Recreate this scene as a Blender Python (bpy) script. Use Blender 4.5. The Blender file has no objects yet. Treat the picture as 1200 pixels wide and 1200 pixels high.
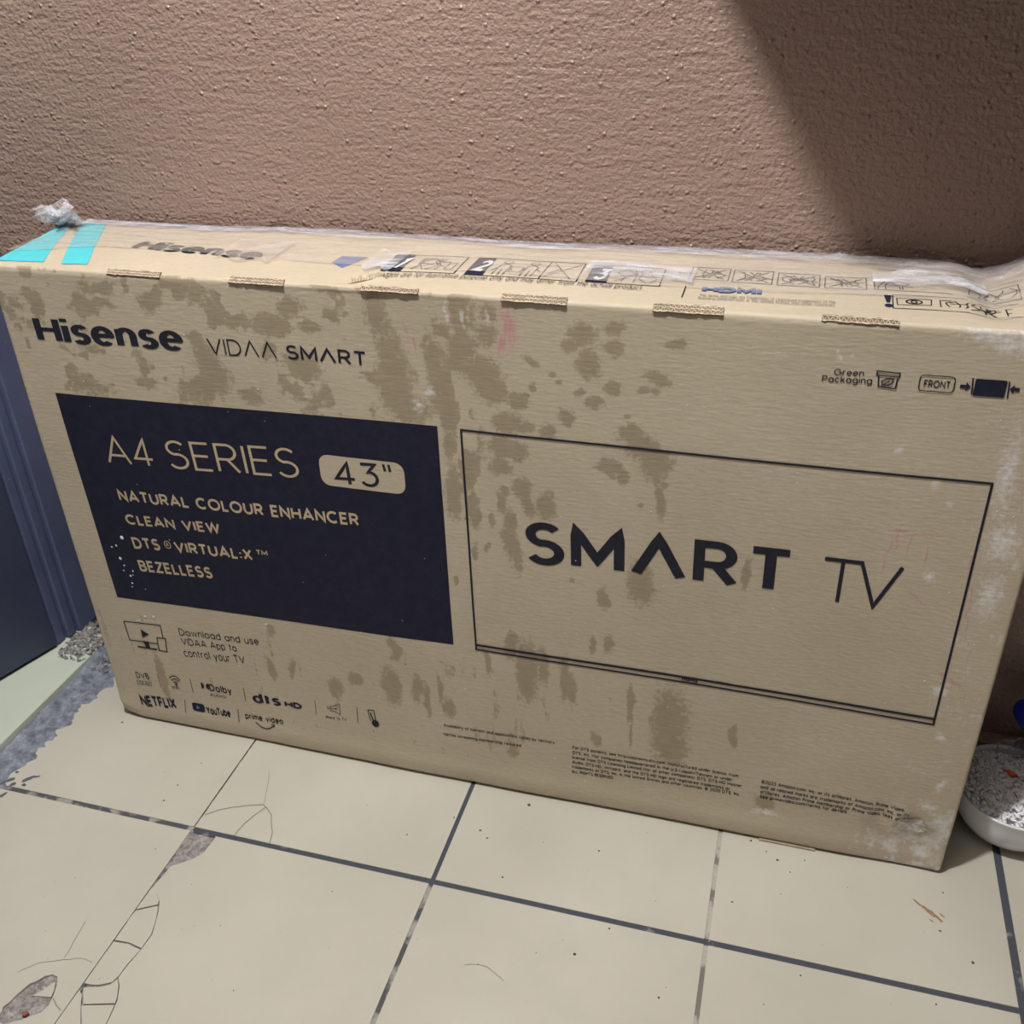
import bpy, bmesh, math, random
import numpy as np
from mathutils import Vector, Matrix
random.seed(7)
PI = math.pi
S = bpy.context.scene
C = S.collection

# ---------------------------------------------------------------- camera
cam_d = bpy.data.cameras.new('camera'); cam = bpy.data.objects.new('camera', cam_d); C.objects.link(cam)
cam_d.sensor_fit = 'HORIZONTAL'; cam_d.sensor_width = 36.0; cam_d.lens = 1158.3556 / 1200 * 36.0
cam_d.clip_start = 0.02
cam.matrix_world = (Matrix.Translation((0.83038642, -0.84103528, 0.92943735)) @
    Matrix(((0.96078513409044, -0.11691080277517651, 0.2514434137241995),
            (0.2757826235281273, 0.49741492448024555, -0.8225097795553891),
            (-0.02891142803042382, 0.8595988931465508, 0.5101508328234565))).to_4x4())
S.camera = cam
# ---------------------------------------------------------------- light
S.view_settings.view_transform = 'Standard'; S.view_settings.look = 'None'
S.view_settings.gamma = 1.0; S.view_settings.use_curve_mapping = False
S.view_settings.exposure = 0.0
world = bpy.data.worlds.new('world'); S.world = world; world.use_nodes = True
bg = world.node_tree.nodes['Background']
bg.inputs[0].default_value = (0.78, 0.86, 1.0, 1); bg.inputs[1].default_value = 0.025
LAMP = (0.46, -0.50, 2.10)
ld = bpy.data.lights.new('ceiling_bulb', 'POINT'); ld.energy = 118; ld.shadow_soft_size = 0.035
ld.color = (1.0, 0.98, 0.94)
lo = bpy.data.objects.new('ceiling_bulb', ld); C.objects.link(lo); lo.location = LAMP

# ---------------------------------------------------------------- helpers
def noise2(x, y, seed=0):
    xi = np.floor(x).astype(np.int64); yi = np.floor(y).astype(np.int64)
    fx = x - xi; fy = y - yi; fx = fx*fx*(3-2*fx); fy = fy*fy*(3-2*fy)
    def h(a, b):
        n = (a*374761393 + b*668265263 + seed*1442695041) & 0xffffffff
        n = ((n ^ (n >> 13)) * 1274126177) & 0xffffffff
        n = n ^ (n >> 16)
        return (n & 0xffff) / 65535.0
    return (h(xi, yi)*(1-fx) + h(xi+1, yi)*fx)*(1-fy) + (h(xi, yi+1)*(1-fx) + h(xi+1, yi+1)*fx)*fy
def fbm(x, y, o=4, seed=0):
    s = 0; a = .5; t = 0
    for k in range(o):
        s = s + a*noise2(x*2**k, y*2**k, seed+k); t += a; a *= .5
    return s/t
def sstep(a, b, x):
    t = np.clip((x-a)/(b-a), 0, 1); return t*t*(3-2*t)

class MB:
    def __init__(s): s.v = []; s.f = []
    def add(s, vs, fs):
        n = len(s.v); s.v += [tuple(v) for v in vs]; s.f += [tuple(i+n for i in f) for f in fs]
    def box(s, x0, x1, y0, y1, z0, z1):
        s.add([(x0,y0,z0),(x1,y0,z0),(x1,y1,z0),(x0,y1,z0),(x0,y0,z1),(x1,y0,z1),(x1,y1,z1),(x0,y1,z1)],
              [(0,3,2,1),(4,5,6,7),(0,1,5,4),(1,2,6,5),(2,3,7,6),(3,0,4,7)])
    def prism(s, poly, z0, z1, bev=0.0):
        a = sum(poly[i][0]*poly[(i+1)%len(poly)][1]-poly[(i+1)%len(poly)][0]*poly[i][1] for i in range(len(poly)))
        if a < 0: poly = poly[::-1]
        n = len(poly)
        s.add([(x,y,z0) for x,y in poly]+[(x,y,z1) for x,y in poly],
              [tuple(range(n))[::-1], tuple(range(n,2*n))]+[(i,(i+1)%n,n+(i+1)%n,n+i) for i in range(n)])
    def tube(s, pts, rs, n=8, cap=True):
        pts = [Vector(p) for p in pts]; base = len(s.v); vs = []; fs = []
        for i, p in enumerate(pts):
            d = (pts[min(i+1,len(pts)-1)]-pts[max(i-1,0)]).normalized()
            u = d.orthogonal().normalized() if i == 0 else (u - d*u.dot(d)).normalized()
            w = d.cross(u); r = rs[i] if isinstance(rs, (list,tuple)) else rs
            for k in range(n):
                a = 2*PI*k/n; vs.append(p+u*(r*math.cos(a))+w*(r*math.sin(a)))
        for i in range(len(pts)-1):
            for k in range(n):
                fs.append((i*n+k, i*n+(k+1)%n, (i+1)*n+(k+1)%n, (i+1)*n+k))
        if cap: fs.append(tuple(range(n))[::-1]); fs.append(tuple(range((len(pts)-1)*n, len(pts)*n)))
        s.add(vs, fs)
    def lathe(s, prof, n=48, M=None):
        vs = []; fs = []
        for r, z in prof:
            for k in range(n):
                a = 2*PI*k/n; v = Vector((r*math.cos(a), r*math.sin(a), z)); vs.append(M@v if M else v)
        for i in range(len(prof)-1):
            for k in range(n): fs.append((i*n+k, i*n+(k+1)%n, (i+1)*n+(k+1)%n, (i+1)*n+k))
        s.add(vs, fs)
    def build(s, name, mat, parent=None, smooth=False, bevel=0):
        me = bpy.data.meshes.new(name); me.from_pydata(s.v, [], s.f); me.update()
        if smooth: me.shade_smooth()
        o = bpy.data.objects.new(name, me); C.objects.link(o); me.materials.append(mat)
        if parent: o.parent = parent
        if bevel:
            m = o.modifiers.new('bevel', 'BEVEL'); m.width = bevel; m.segments = 2; m.limit_method = 'ANGLE'; m.angle_limit = .7
        return o
def grid_mesh(name, P, mat, parent=None, smooth=True, closed_v=False):
    """P: array (nu, nv, 3)"""
    nu, nv = P.shape[:2]
    idx = np.arange(nu*nv).reshape(nu, nv)
    if closed_v: idx = np.concatenate([idx, idx[:, :1]], 1)
    q = np.stack([idx[:-1,:-1], idx[1:,:-1], idx[1:,1:], idx[:-1,1:]], -1).reshape(-1, 4)
    me = bpy.data.meshes.new(name)
    me.vertices.add(nu*nv); me.vertices.foreach_set('co', P.reshape(-1).astype(np.float32))
    extra = []
    if closed_v: extra = [idx[0,:-1][::1], idx[-1,:-1][::-1]]
    nl = q.size + sum(len(e) for e in extra)
    loops = np.concatenate([q.reshape(-1)]+[e for e in extra]) if extra else q.reshape(-1)
    starts = np.arange(len(q))*4; tot = np.full(len(q), 4)
    if extra:
        s0 = q.size; st = []; tt = []
        for e in extra: st.append(s0); tt.append(len(e)); s0 += len(e)
        starts = np.concatenate([starts, st]); tot = np.concatenate([tot, tt])
    me.loops.add(nl); me.loops.foreach_set('vertex_index', loops.astype(np.int32))
    me.polygons.add(len(starts)); me.polygons.foreach_set('loop_start', starts.astype(np.int32))
    me.update(calc_edges=True); me.validate()
    if smooth: me.shade_smooth()
    o = bpy.data.objects.new(name, me); C.objects.link(o); me.materials.append(mat)
    if parent: o.parent = parent
    return o
def tag(o, label=None, cat=None, group=None, kind=None):
    if label: o['label'] = label
    if cat: o['category'] = cat
    if group: o['group'] = group
    if kind: o['kind'] = kind
    return o
def empty(name, loc=(0,0,0)):
    o = bpy.data.objects.new(name, None); C.objects.link(o); o.location = loc; o.empty_display_size = .05; return o

# ---------------------------------------------------------------- materials
class NT:
    def __init__(s, name):
        s.m = bpy.data.materials.new(name); s.m.use_nodes = True; s.t = s.m.node_tree
        s.b = s.t.nodes['Principled BSDF']; s.out = s.t.nodes['Material Output']
        s.co = s.n('ShaderNodeTexCoord').outputs['Object']
    def n(s, ty, **kw):
        x = s.t.nodes.new(ty)
        for k, v in kw.items(): setattr(x, k, v)
        return x
    def link(s, a, b): s.t.links.new(a, b)
    def noise(s, scale, detail=3, rough=.5, stretch=None, dist=0, co=None):
        x = s.n('ShaderNodeTexNoise'); x.inputs['Scale'].default_value = scale
        x.inputs['Detail'].default_value = detail; x.inputs['Roughness'].default_value = rough
        x.inputs['Distortion'].default_value = dist
        c = co or s.co
        if stretch:
            mp = s.n('ShaderNodeMapping'); s.link(c, mp.inputs[0]); mp.inputs['Scale'].default_value = stretch[:3]
            if len(stretch) > 3: mp.inputs['Rotation'].default_value = stretch[3:]
            c = mp.outputs[0]
        s.link(c, x.inputs['Vector']); return x.outputs['Fac']
    def ramp(s, fac, stops):
        r = s.n('ShaderNodeValToRGB'); e = r.color_ramp.elements
        while len(e) < len(stops): e.new(.5)
        for i, (p, c) in enumerate(stops):
            e[i].position = p; e[i].color = (c if isinstance(c, tuple) else (c, c, c))[:3] + (1,)
        s.link(fac, r.inputs[0]); return r.outputs[0]
    def mix(s, fac, a, b, mode='MIX'):
        x = s.n('ShaderNodeMix', data_type='RGBA', blend_type=mode)
        for v, i in ((fac, 0), (a, 6), (b, 7)):
            if isinstance(v, (int, float)): x.inputs[i].default_value = v
            elif isinstance(v, tuple): x.inputs[i].default_value = v[:3] + (1,)
            else: s.link(v, x.inputs[i])
        return x.outputs[2]
    def math(s, op, a, b=0.0, clamp=False):
        x = s.n('ShaderNodeMath', operation=op); x.use_clamp = clamp
        for v, i in ((a, 0), (b, 1)):
            if isinstance(v, (int, float)): x.inputs[i].default_value = v
            else: s.link(v, x.inputs[i])
        return x.outputs[0]
    def color(s, c):
        if isinstance(c, tuple): s.b.inputs['Base Color'].default_value = c[:3] + (1,)
        else: s.link(c, s.b.inputs['Base Color'])
    def rough(s, r):
        if isinstance(r, (int, float)): s.b.inputs['Roughness'].default_value = r
        else: s.link(r, s.b.inputs['Roughness'])
    def bump(s, h, strength, dist):
        x = s.n('ShaderNodeBump'); x.inputs['Strength'].default_value = strength; x.inputs['Distance'].default_value = dist
        s.link(h, x.inputs['Height']); s.link(x.outputs[0], s.b.inputs['Normal'])
def simple(name, col, rough=.6, var=.15, scale=60, bump=0.0, metal=0.0, spec=None):
    m = NT(name); f = m.noise(scale, 4)
    m.color(m.ramp(f, [(.3, tuple(c*(1-var) for c in col)), (.7, tuple(min(1, c*(1+var)) for c in col))])); m.rough(rough)
    if bump: m.bump(f, .5, bump)
    m.b.inputs['Metallic'].default_value = metal
    if spec is not None: m.b.inputs['Specular IOR Level'].default_value = spec
    return m.m

def wall_mat():
    m = NT('brown_plaster_paint')
    big = m.noise(2.2, 3); fine = m.noise(180, 2)
    c = m.ramp(big, [(.3, (.345, .245, .202)), (.7, (.40, .288, .240))])
    c = m.mix(m.math('MULTIPLY', fine, .25), c, (.22, .14, .11))
    m.color(c); m.rough(.36); m.b.inputs['Specular IOR Level'].default_value = .45
    b1 = m.noise(210, 2, .5)
    b2 = m.noise(90, 2, .5, stretch=(.45, 1, 1.9, 0, .6, 0))
    b3 = m.noise(260, 2)
    vo = m.n('ShaderNodeTexVoronoi'); vo.inputs['Scale'].default_value = 85; m.link(m.co, vo.inputs['Vector'])
    pit = m.math('MULTIPLY', m.ramp(vo.outputs['Distance'], [(.0, 1.0), (.22, 0.0)]), m.ramp(m.noise(30, 2), [(.36, 0.0), (.52, 1.0)]))
    h = m.math('ADD', m.math('MULTIPLY', b1, .8), m.math('MULTIPLY', b2, .6))
    h = m.math('ADD', h, m.math('MULTIPLY', b3, .25)); h = m.math('ADD', h, m.math('MULTIPLY', pit, .8))
    m.bump(h, .75, .0040); return m.m
def card_mat():
    m = NT('stained_kraft_cardboard')
    at = m.n('ShaderNodeAttribute', attribute_name='marks'); sep = m.n('ShaderNodeSeparateColor'); m.link(at.outputs['Color'], sep.inputs[0])
    base = m.ramp(m.noise(7, 4), [(.3, (.51, .442, .337)), (.7, (.565, .495, .385))])
    fib = m.noise(330, 3, .6, stretch=(.35, 1, 1.4))
    base = m.mix(m.math('MULTIPLY', m.ramp(fib, [(.42, 0.0), (.62, 1.0)]), .22), base, (.40, .335, .235))
    spk = m.ramp(m.noise(420, 2), [(.66, 0.0), (.74, 1.0)])
    base = m.mix(m.math('MULTIPLY', spk, .3), base, (.28, .22, .15))
    # damp stains: soft field sharpened with fine noise
    n = m.math('MULTIPLY', m.math('SUBTRACT', m.noise(170, 5, .7), .5), 1.1)
    f = m.ramp(m.math('ADD', sep.outputs[0], n), [(.40, 0.0), (.62, 1.0)])
    ed = m.math('MULTIPLY', f, m.math('ADD', .62, m.math('MULTIPLY', m.noise(60, 3), .38)))
    base = m.mix(ed, base, (.32, .262, .18))
    n2 = m.math('MULTIPLY', m.math('SUBTRACT', m.noise(190, 4, .7), .5), 1.5)
    w = m.ramp(m.math('ADD', sep.outputs[1], n2), [(.40, 0.0), (.95, 1.0)])
    base = m.mix(m.math('MULTIPLY', w, .8), base, (.80, .79, .80))
    n3 = m.math('MULTIPLY', m.math('SUBTRACT', m.noise(150, 3, .7, stretch=(3, 1, .4)), .5), 1.6)
    p = m.ramp(m.math('ADD', sep.outputs[2], n3), [(.35, 0.0), (.9, 1.0)])
    base = m.mix(m.math('MULTIPLY', p, .6), base, (.58, .20, .26))
    m.color(base); m.rough(.62); m.b.inputs['Specular IOR Level'].default_value = .35
    h = m.math('ADD', m.math('MULTIPLY', m.noise(260, 2, .5, stretch=(.3, 1, 1.2)), 1.0), m.math('MULTIPLY', m.noise(25, 3), .8))
    m.bump(h, .5, .0008); return m.m
def ink_mat(name, col, var=.25):
    m = NT(name); f = m.noise(70, 4, .6); w = m.ramp(m.noise(500, 2), [(.66, 0.0), (.74, 1.0)])
    c = m.ramp(f, [(.35, col), (.7, tuple(min(1, x*(1+var)+.003) for x in col))])
    c = m.mix(m.math('MULTIPLY', w, .05), c, (.5, .45, .4)); m.color(c); m.rough(.7); m.b.inputs['Specular IOR Level'].default_value = .18
    return m.m
def tile_mat():
    m = NT('cream_glazed_tile')
    c = m.ramp(m.noise(4, 4), [(.3, (.475, .455, .39)), (.7, (.55, .53, .46))])
    c = m.mix(m.math('MULTIPLY', m.ramp(m.noise(14, 5, .6), [(.5, 0.0), (.75, 1.0)]), .22), c, (.43, .44, .38))
    c = m.mix(m.math('MULTIPLY', m.ramp(m.noise(380, 2), [(.68, 0.0), (.73, 1.0)]), .25), c, (.30, .27, .2))
    m.color(c); m.rough(m.math('ADD', .38, m.math('MULTIPLY', m.noise(30, 3), .2)))
    m.b.inputs['Specular IOR Level'].default_value = .35
    m.bump(m.noise(18, 2), .25, .0012); return m.m
def grout_mat(name, lo, dark, light):
    m = NT(name)
    f = m.ramp(m.noise(26, 4, .6, stretch=(1, 1, 1)), [(lo, dark), (lo+.08, light)])
    f = m.mix(m.math('MULTIPLY', m.noise(300, 3), .5), f, tuple(x*.6 for x in dark)); m.color(f); m.rough(.85)
    m.bump(m.noise(220, 3), .7, .001); return m.m
def rubble_mat(name, a, b, bump=.003, scale=160):
    m = NT(name); f = m.noise(scale, 5, .7)
    m.color(m.ramp(f, [(.35, a), (.62, b), (.72, tuple(min(1, x*1.5) for x in b))])); m.rough(.8); m.bump(f, .9, bump); return m.m
def film_mat(name, lo, hi, stretch, tint=(.86, .87, .95)):
    m = NT(name); m.color(tint); m.rough(.16); m.b.inputs['Specular IOR Level'].default_value = .6
    f = m.noise(60, 5, .7, stretch=stretch)
    a = m.ramp(f, [(.42, lo), (.68, hi)])
    tr = m.n('ShaderNodeBsdfTransparent'); mx = m.n('ShaderNodeMixShader')
    m.link(a, mx.inputs[0]); m.link(tr.outputs[0], mx.inputs[1]); m.link(m.b.outputs[0], mx.inputs[2])
    m.link(mx.outputs[0], m.out.inputs[0]); m.bump(m.noise(140, 3, .6, stretch=stretch), .6, .002); return m.m
def steel_paint(name, a, b):
    m = NT(name); c = m.ramp(m.noise(9, 4), [(.3, a), (.7, b)])
    sp = m.ramp(m.noise(170, 2), [(.70, 0.0), (.76, 1.0)])
    c = m.mix(m.math('MULTIPLY', sp, .5), c, tuple(x*2.2 for x in b)); m.color(c); m.rough(.5)
    m.bump(m.noise(90, 3), .3, .002); return m.m

M = {}
M['wall'] = wall_mat(); M['card'] = card_mat(); M['tile'] = tile_mat()
M['navy'] = ink_mat('navy_print_ink', (.014, .015, .034)); M['black'] = ink_mat('black_print_ink', (.017, .018, .03))
M['bare'] = ink_mat('unprinted_kraft', (.53, .43, .29), .12); M['faint'] = ink_mat('worn_print_ink', (.10, .09, .09))
M['bluegrey'] = ink_mat('smudged_blue_ink', (.14, .17, .30)); M['turq'] = ink_mat('turquoise_print_ink', (.08, .50, .57), .1)
M['kraft_recess'] = simple('recess_shade_kraft', (.20, .15, .10), .9); M['kraft_lite'] = simple('cut_kraft_edge', (.55, .47, .35), .9, .3, 200)
M['grout_dark'] = grout_mat('dark_slate_grout', .62, (.065, .075, .095), (.40, .39, .38))
M['grout_mixed'] = grout_mat('worn_patchy_grout', .50, (.085, .09, .10), (.42, .40, .36))
M['grout_light'] = grout_mat('pale_dusty_grout', .46, (.20, .19, .17), (.52, .50, .45))
M['bed'] = rubble_mat('exposed_tile_mortar', (.17, .15, .145), (.42, .40, .39), .003, 190)
M['smear'] = rubble_mat('smeared_grey_cement', (.10, .12, .155), (.28, .31, .37), .003, 75)
M['slab'] = simple('under_floor_screed', (.09, .085, .08), .9)
M['crack'] = simple('crack_grime', (.20, .185, .155), .9)
M['sill'] = simple('pale_green_sill_tile', (.56, .62, .54), .35, .06, 9)
M['leaf'] = steel_paint('dark_navy_door_paint', (.034, .044, .085), (.044, .056, .105))
M['post'] = steel_paint('blue_frame_paint', (.085, .105, .20), (.11, .135, .25))
M['skirt'] = simple('white_skirting_tile', (.62, .62, .66), .3, .05, 12)
M['bowl'] = simple('translucent_white_plastic', (.90, .91, .98), .22, .06, 20)
M['bowl'].node_tree.nodes['Principled BSDF'].inputs['Transmission Weight'].default_value = .08
M['rice'] = simple('cooked_rice', (.93, .92, .95), .5, .06, 260)
M['kraft_mid'] = simple('kraft_flap', (.36, .30, .215), .9)
M['orange'] = simple('orange_carrot', (.75, .13, .03), .45, .2, 200)
M['tissue'] = simple('white_tissue', (.82, .83, .88), .8, .06, 120, .001)
M['blue'] = simple('glossy_blue_plastic', (.010, .035, .42), .18, .1, 15)
M['bluelite'] = simple('pale_blue_plastic', (.30, .36, .70), .3, .1, 15)
M['tape'] = film_mat('wrinkled_clear_tape', .16, .42, (.35, 1.5, 1), (.76, .69, .66))
M['tape_hi'] = film_mat('milky_folded_tape', .12, .75, (.4, 1.3, 1), (.80, .84, .98))
M['film'] = film_mat('crumpled_clear_film', .12, .6, (1, 1, 1))
M['speck'] = simple('white_paint_speck', (.75, .78, .85), .4)
M['grit'] = simple('brown_grit', (.10, .08, .06), .9, .3, 300)
M['smudge'] = simple('dried_brown_smudge', (.32, .20, .12), .8, .3, 200)
M['drip'] = simple('dark_grey_paint', (.11, .12, .14), .5)
M['cabinet'] = simple('shadow_cabinet_finish', (.30, .22, .16), .5)
M['lampshell'] = simple('white_lamp_fitting', (.8, .8, .8), .5)
M['plaster'] = simple('ceiling_plaster', (.35, .33, .31), .9)

# lettering tables: text, baseline start, baseline end (metres on the face), cap height, stroke
FT = [
('Hisense',0.0391,0.5537,0.2226,0.5565,0.0283,0.22),
('VIDVV',0.2506,0.5555,0.3286,0.5563,0.0181,0.09),
('SMART',0.3393,0.5567,0.427,0.5554,0.0157,0.15),
('A4',0.0889,0.4085,0.1520,0.4106,0.0365,0.085),
('SERIES',0.1700,0.4112,0.3334,0.4174,0.0365,0.085),
('4',0.3758,0.4153,0.4012,0.4167,0.0289,0.12),
('3',0.4060,0.4170,0.4278,0.4182,0.0289,0.12),
('NATURAL COLOUR ENHANCER',0.0894,0.3578,0.3975,0.3659,0.0158,0.2),
('CLEAN VIEW',0.0902,0.3254,0.2181,0.33,0.0144,0.2),
('DTS',0.0911,0.2902,0.1293,0.2929,0.0167,0.2),
('VIRTUAL:X',0.1496,0.2941,0.2545,0.2981,0.0158,0.2),
('BEZELLESS',0.0909,0.2567,0.194,0.2622,0.0168,0.2),
('Download and use',0.1243,0.1632,0.2396,0.1701,0.0109,0.11),
('VIDAA App to',0.1246,0.1481,0.2053,0.1527,0.0111,0.11),
('control your TV',0.1239,0.1285,0.2141,0.1351,0.0126,0.11),
('DVB',0.0388,0.0753,0.0589,0.0765,0.0106,0.17),
('WiFi',0.0906,0.0669,0.1038,0.0682,0.0059,0.17),
('Dolby',0.1505,0.0766,0.1835,0.0778,0.0116,0.17),
('AUDIO',0.1486,0.0674,0.173,0.0689,0.0043,0.14),
('dts',0.2134,0.0711,0.2543,0.0735,0.016,0.27),
('HD',0.2593,0.0739,0.2841,0.0743,0.01,0.27),
('share to TV',0.3161,0.0677,0.3459,0.0694,0.0043,0.2),
('NETFLIX',0.0357,0.0264,0.0918,0.0326,0.0185,0.24),
('YouTube',0.1378,0.0345,0.1742,0.0366,0.0128,0.24),
('prime video',0.1963,0.0393,0.2522,0.0415,0.0104,0.17),
('SMART',0.5856,0.3472,0.8594,0.3513,0.0527,0.19),
('TV',0.8842,0.3483,0.958,0.3488,0.0529,0.085),
('Green',0.8689,0.587,0.8935,0.5876,0.0059,0.13),
('Packaging',0.8598,0.5798,0.9011,0.5811,0.0063,0.13),
('FRONT',0.9426,0.5821,0.9635,0.5825,0.0066,0.17),
('Availability of content and applications varies by territory.',0.4775,0.0915,0.6175,0.0938,0.0048,0.13),
('Netflix streaming membership required',0.4765,0.0765,0.5752,0.0795,0.0049,0.13),
('For DTS patents, see http://patents.dts.com. Manufactured under license from',0.6382,0.0912,0.8302,0.0921,0.0048,0.13),
('DTS, Inc. (for companies headquartered in the U.S./Japan/Taiwan) or under',0.6383,0.083,0.8242,0.0845,0.0048,0.13),
('license from DTS Licensing Limited (for all other companies). DTS, DTS-HD Master',0.6378,0.0753,0.8353,0.0779,0.0048,0.13),
('Audio, DTS-HD, Virtual:X, and the DTS-HD logo are registered trademarks or',0.6378,0.0676,0.8225,0.0699,0.0049,0.13),
('trademarks of DTS, Inc. in the United States and other countries. © 2020 DTS, Inc.',0.6373,0.0598,0.8345,0.0641,0.0049,0.13),
('ALL RIGHTS RESERVED.',0.6373,0.052,0.6887,0.0538,0.005,0.13),
('©2023 Amazon.com, Inc. or its affiliates. Amazon, Prime Video,',0.8559,0.09,1.0084,0.0888,0.0052,0.13),
('and all related marks are trademarks of Amazon.com, Inc. or its',0.8557,0.0819,1.014,0.0811,0.0053,0.13),
('affiliates. Amazon Prime membership or Prime Video fees apply.',0.856,0.0746,1.0143,0.0739,0.0053,0.13),
('See primevideo.com/terms for details.',0.8562,0.0672,0.9517,0.0686,0.0053,0.13),
]
TT=[
('Hisense',0.124,0.0747,0.281,0.0693,0.0299,0.2),
('1',0.4369,0.062,0.4456,0.0607,0.0409,0.2),
('2',0.5235,0.0639,0.5334,0.063,0.0387,0.2),
('3',0.6442,0.0622,0.6518,0.061,0.0356,0.2),
('Images are for illustrative purpose only and may differ from the actual product.',0.4289,0.0391,0.6932,0.0419,0.0138,0.11),
('HDMI',0.7455,0.052,0.7991,0.0525,0.0163,0.3),
('The terms and logo are trademarks or registered trademarks of the',0.7451,0.0384,0.8634,0.0402,0.0061,0.12),
('licensing administrator in the United States and other countries.',0.7453,0.03,0.8635,0.0322,0.006,0.12),
]
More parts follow.
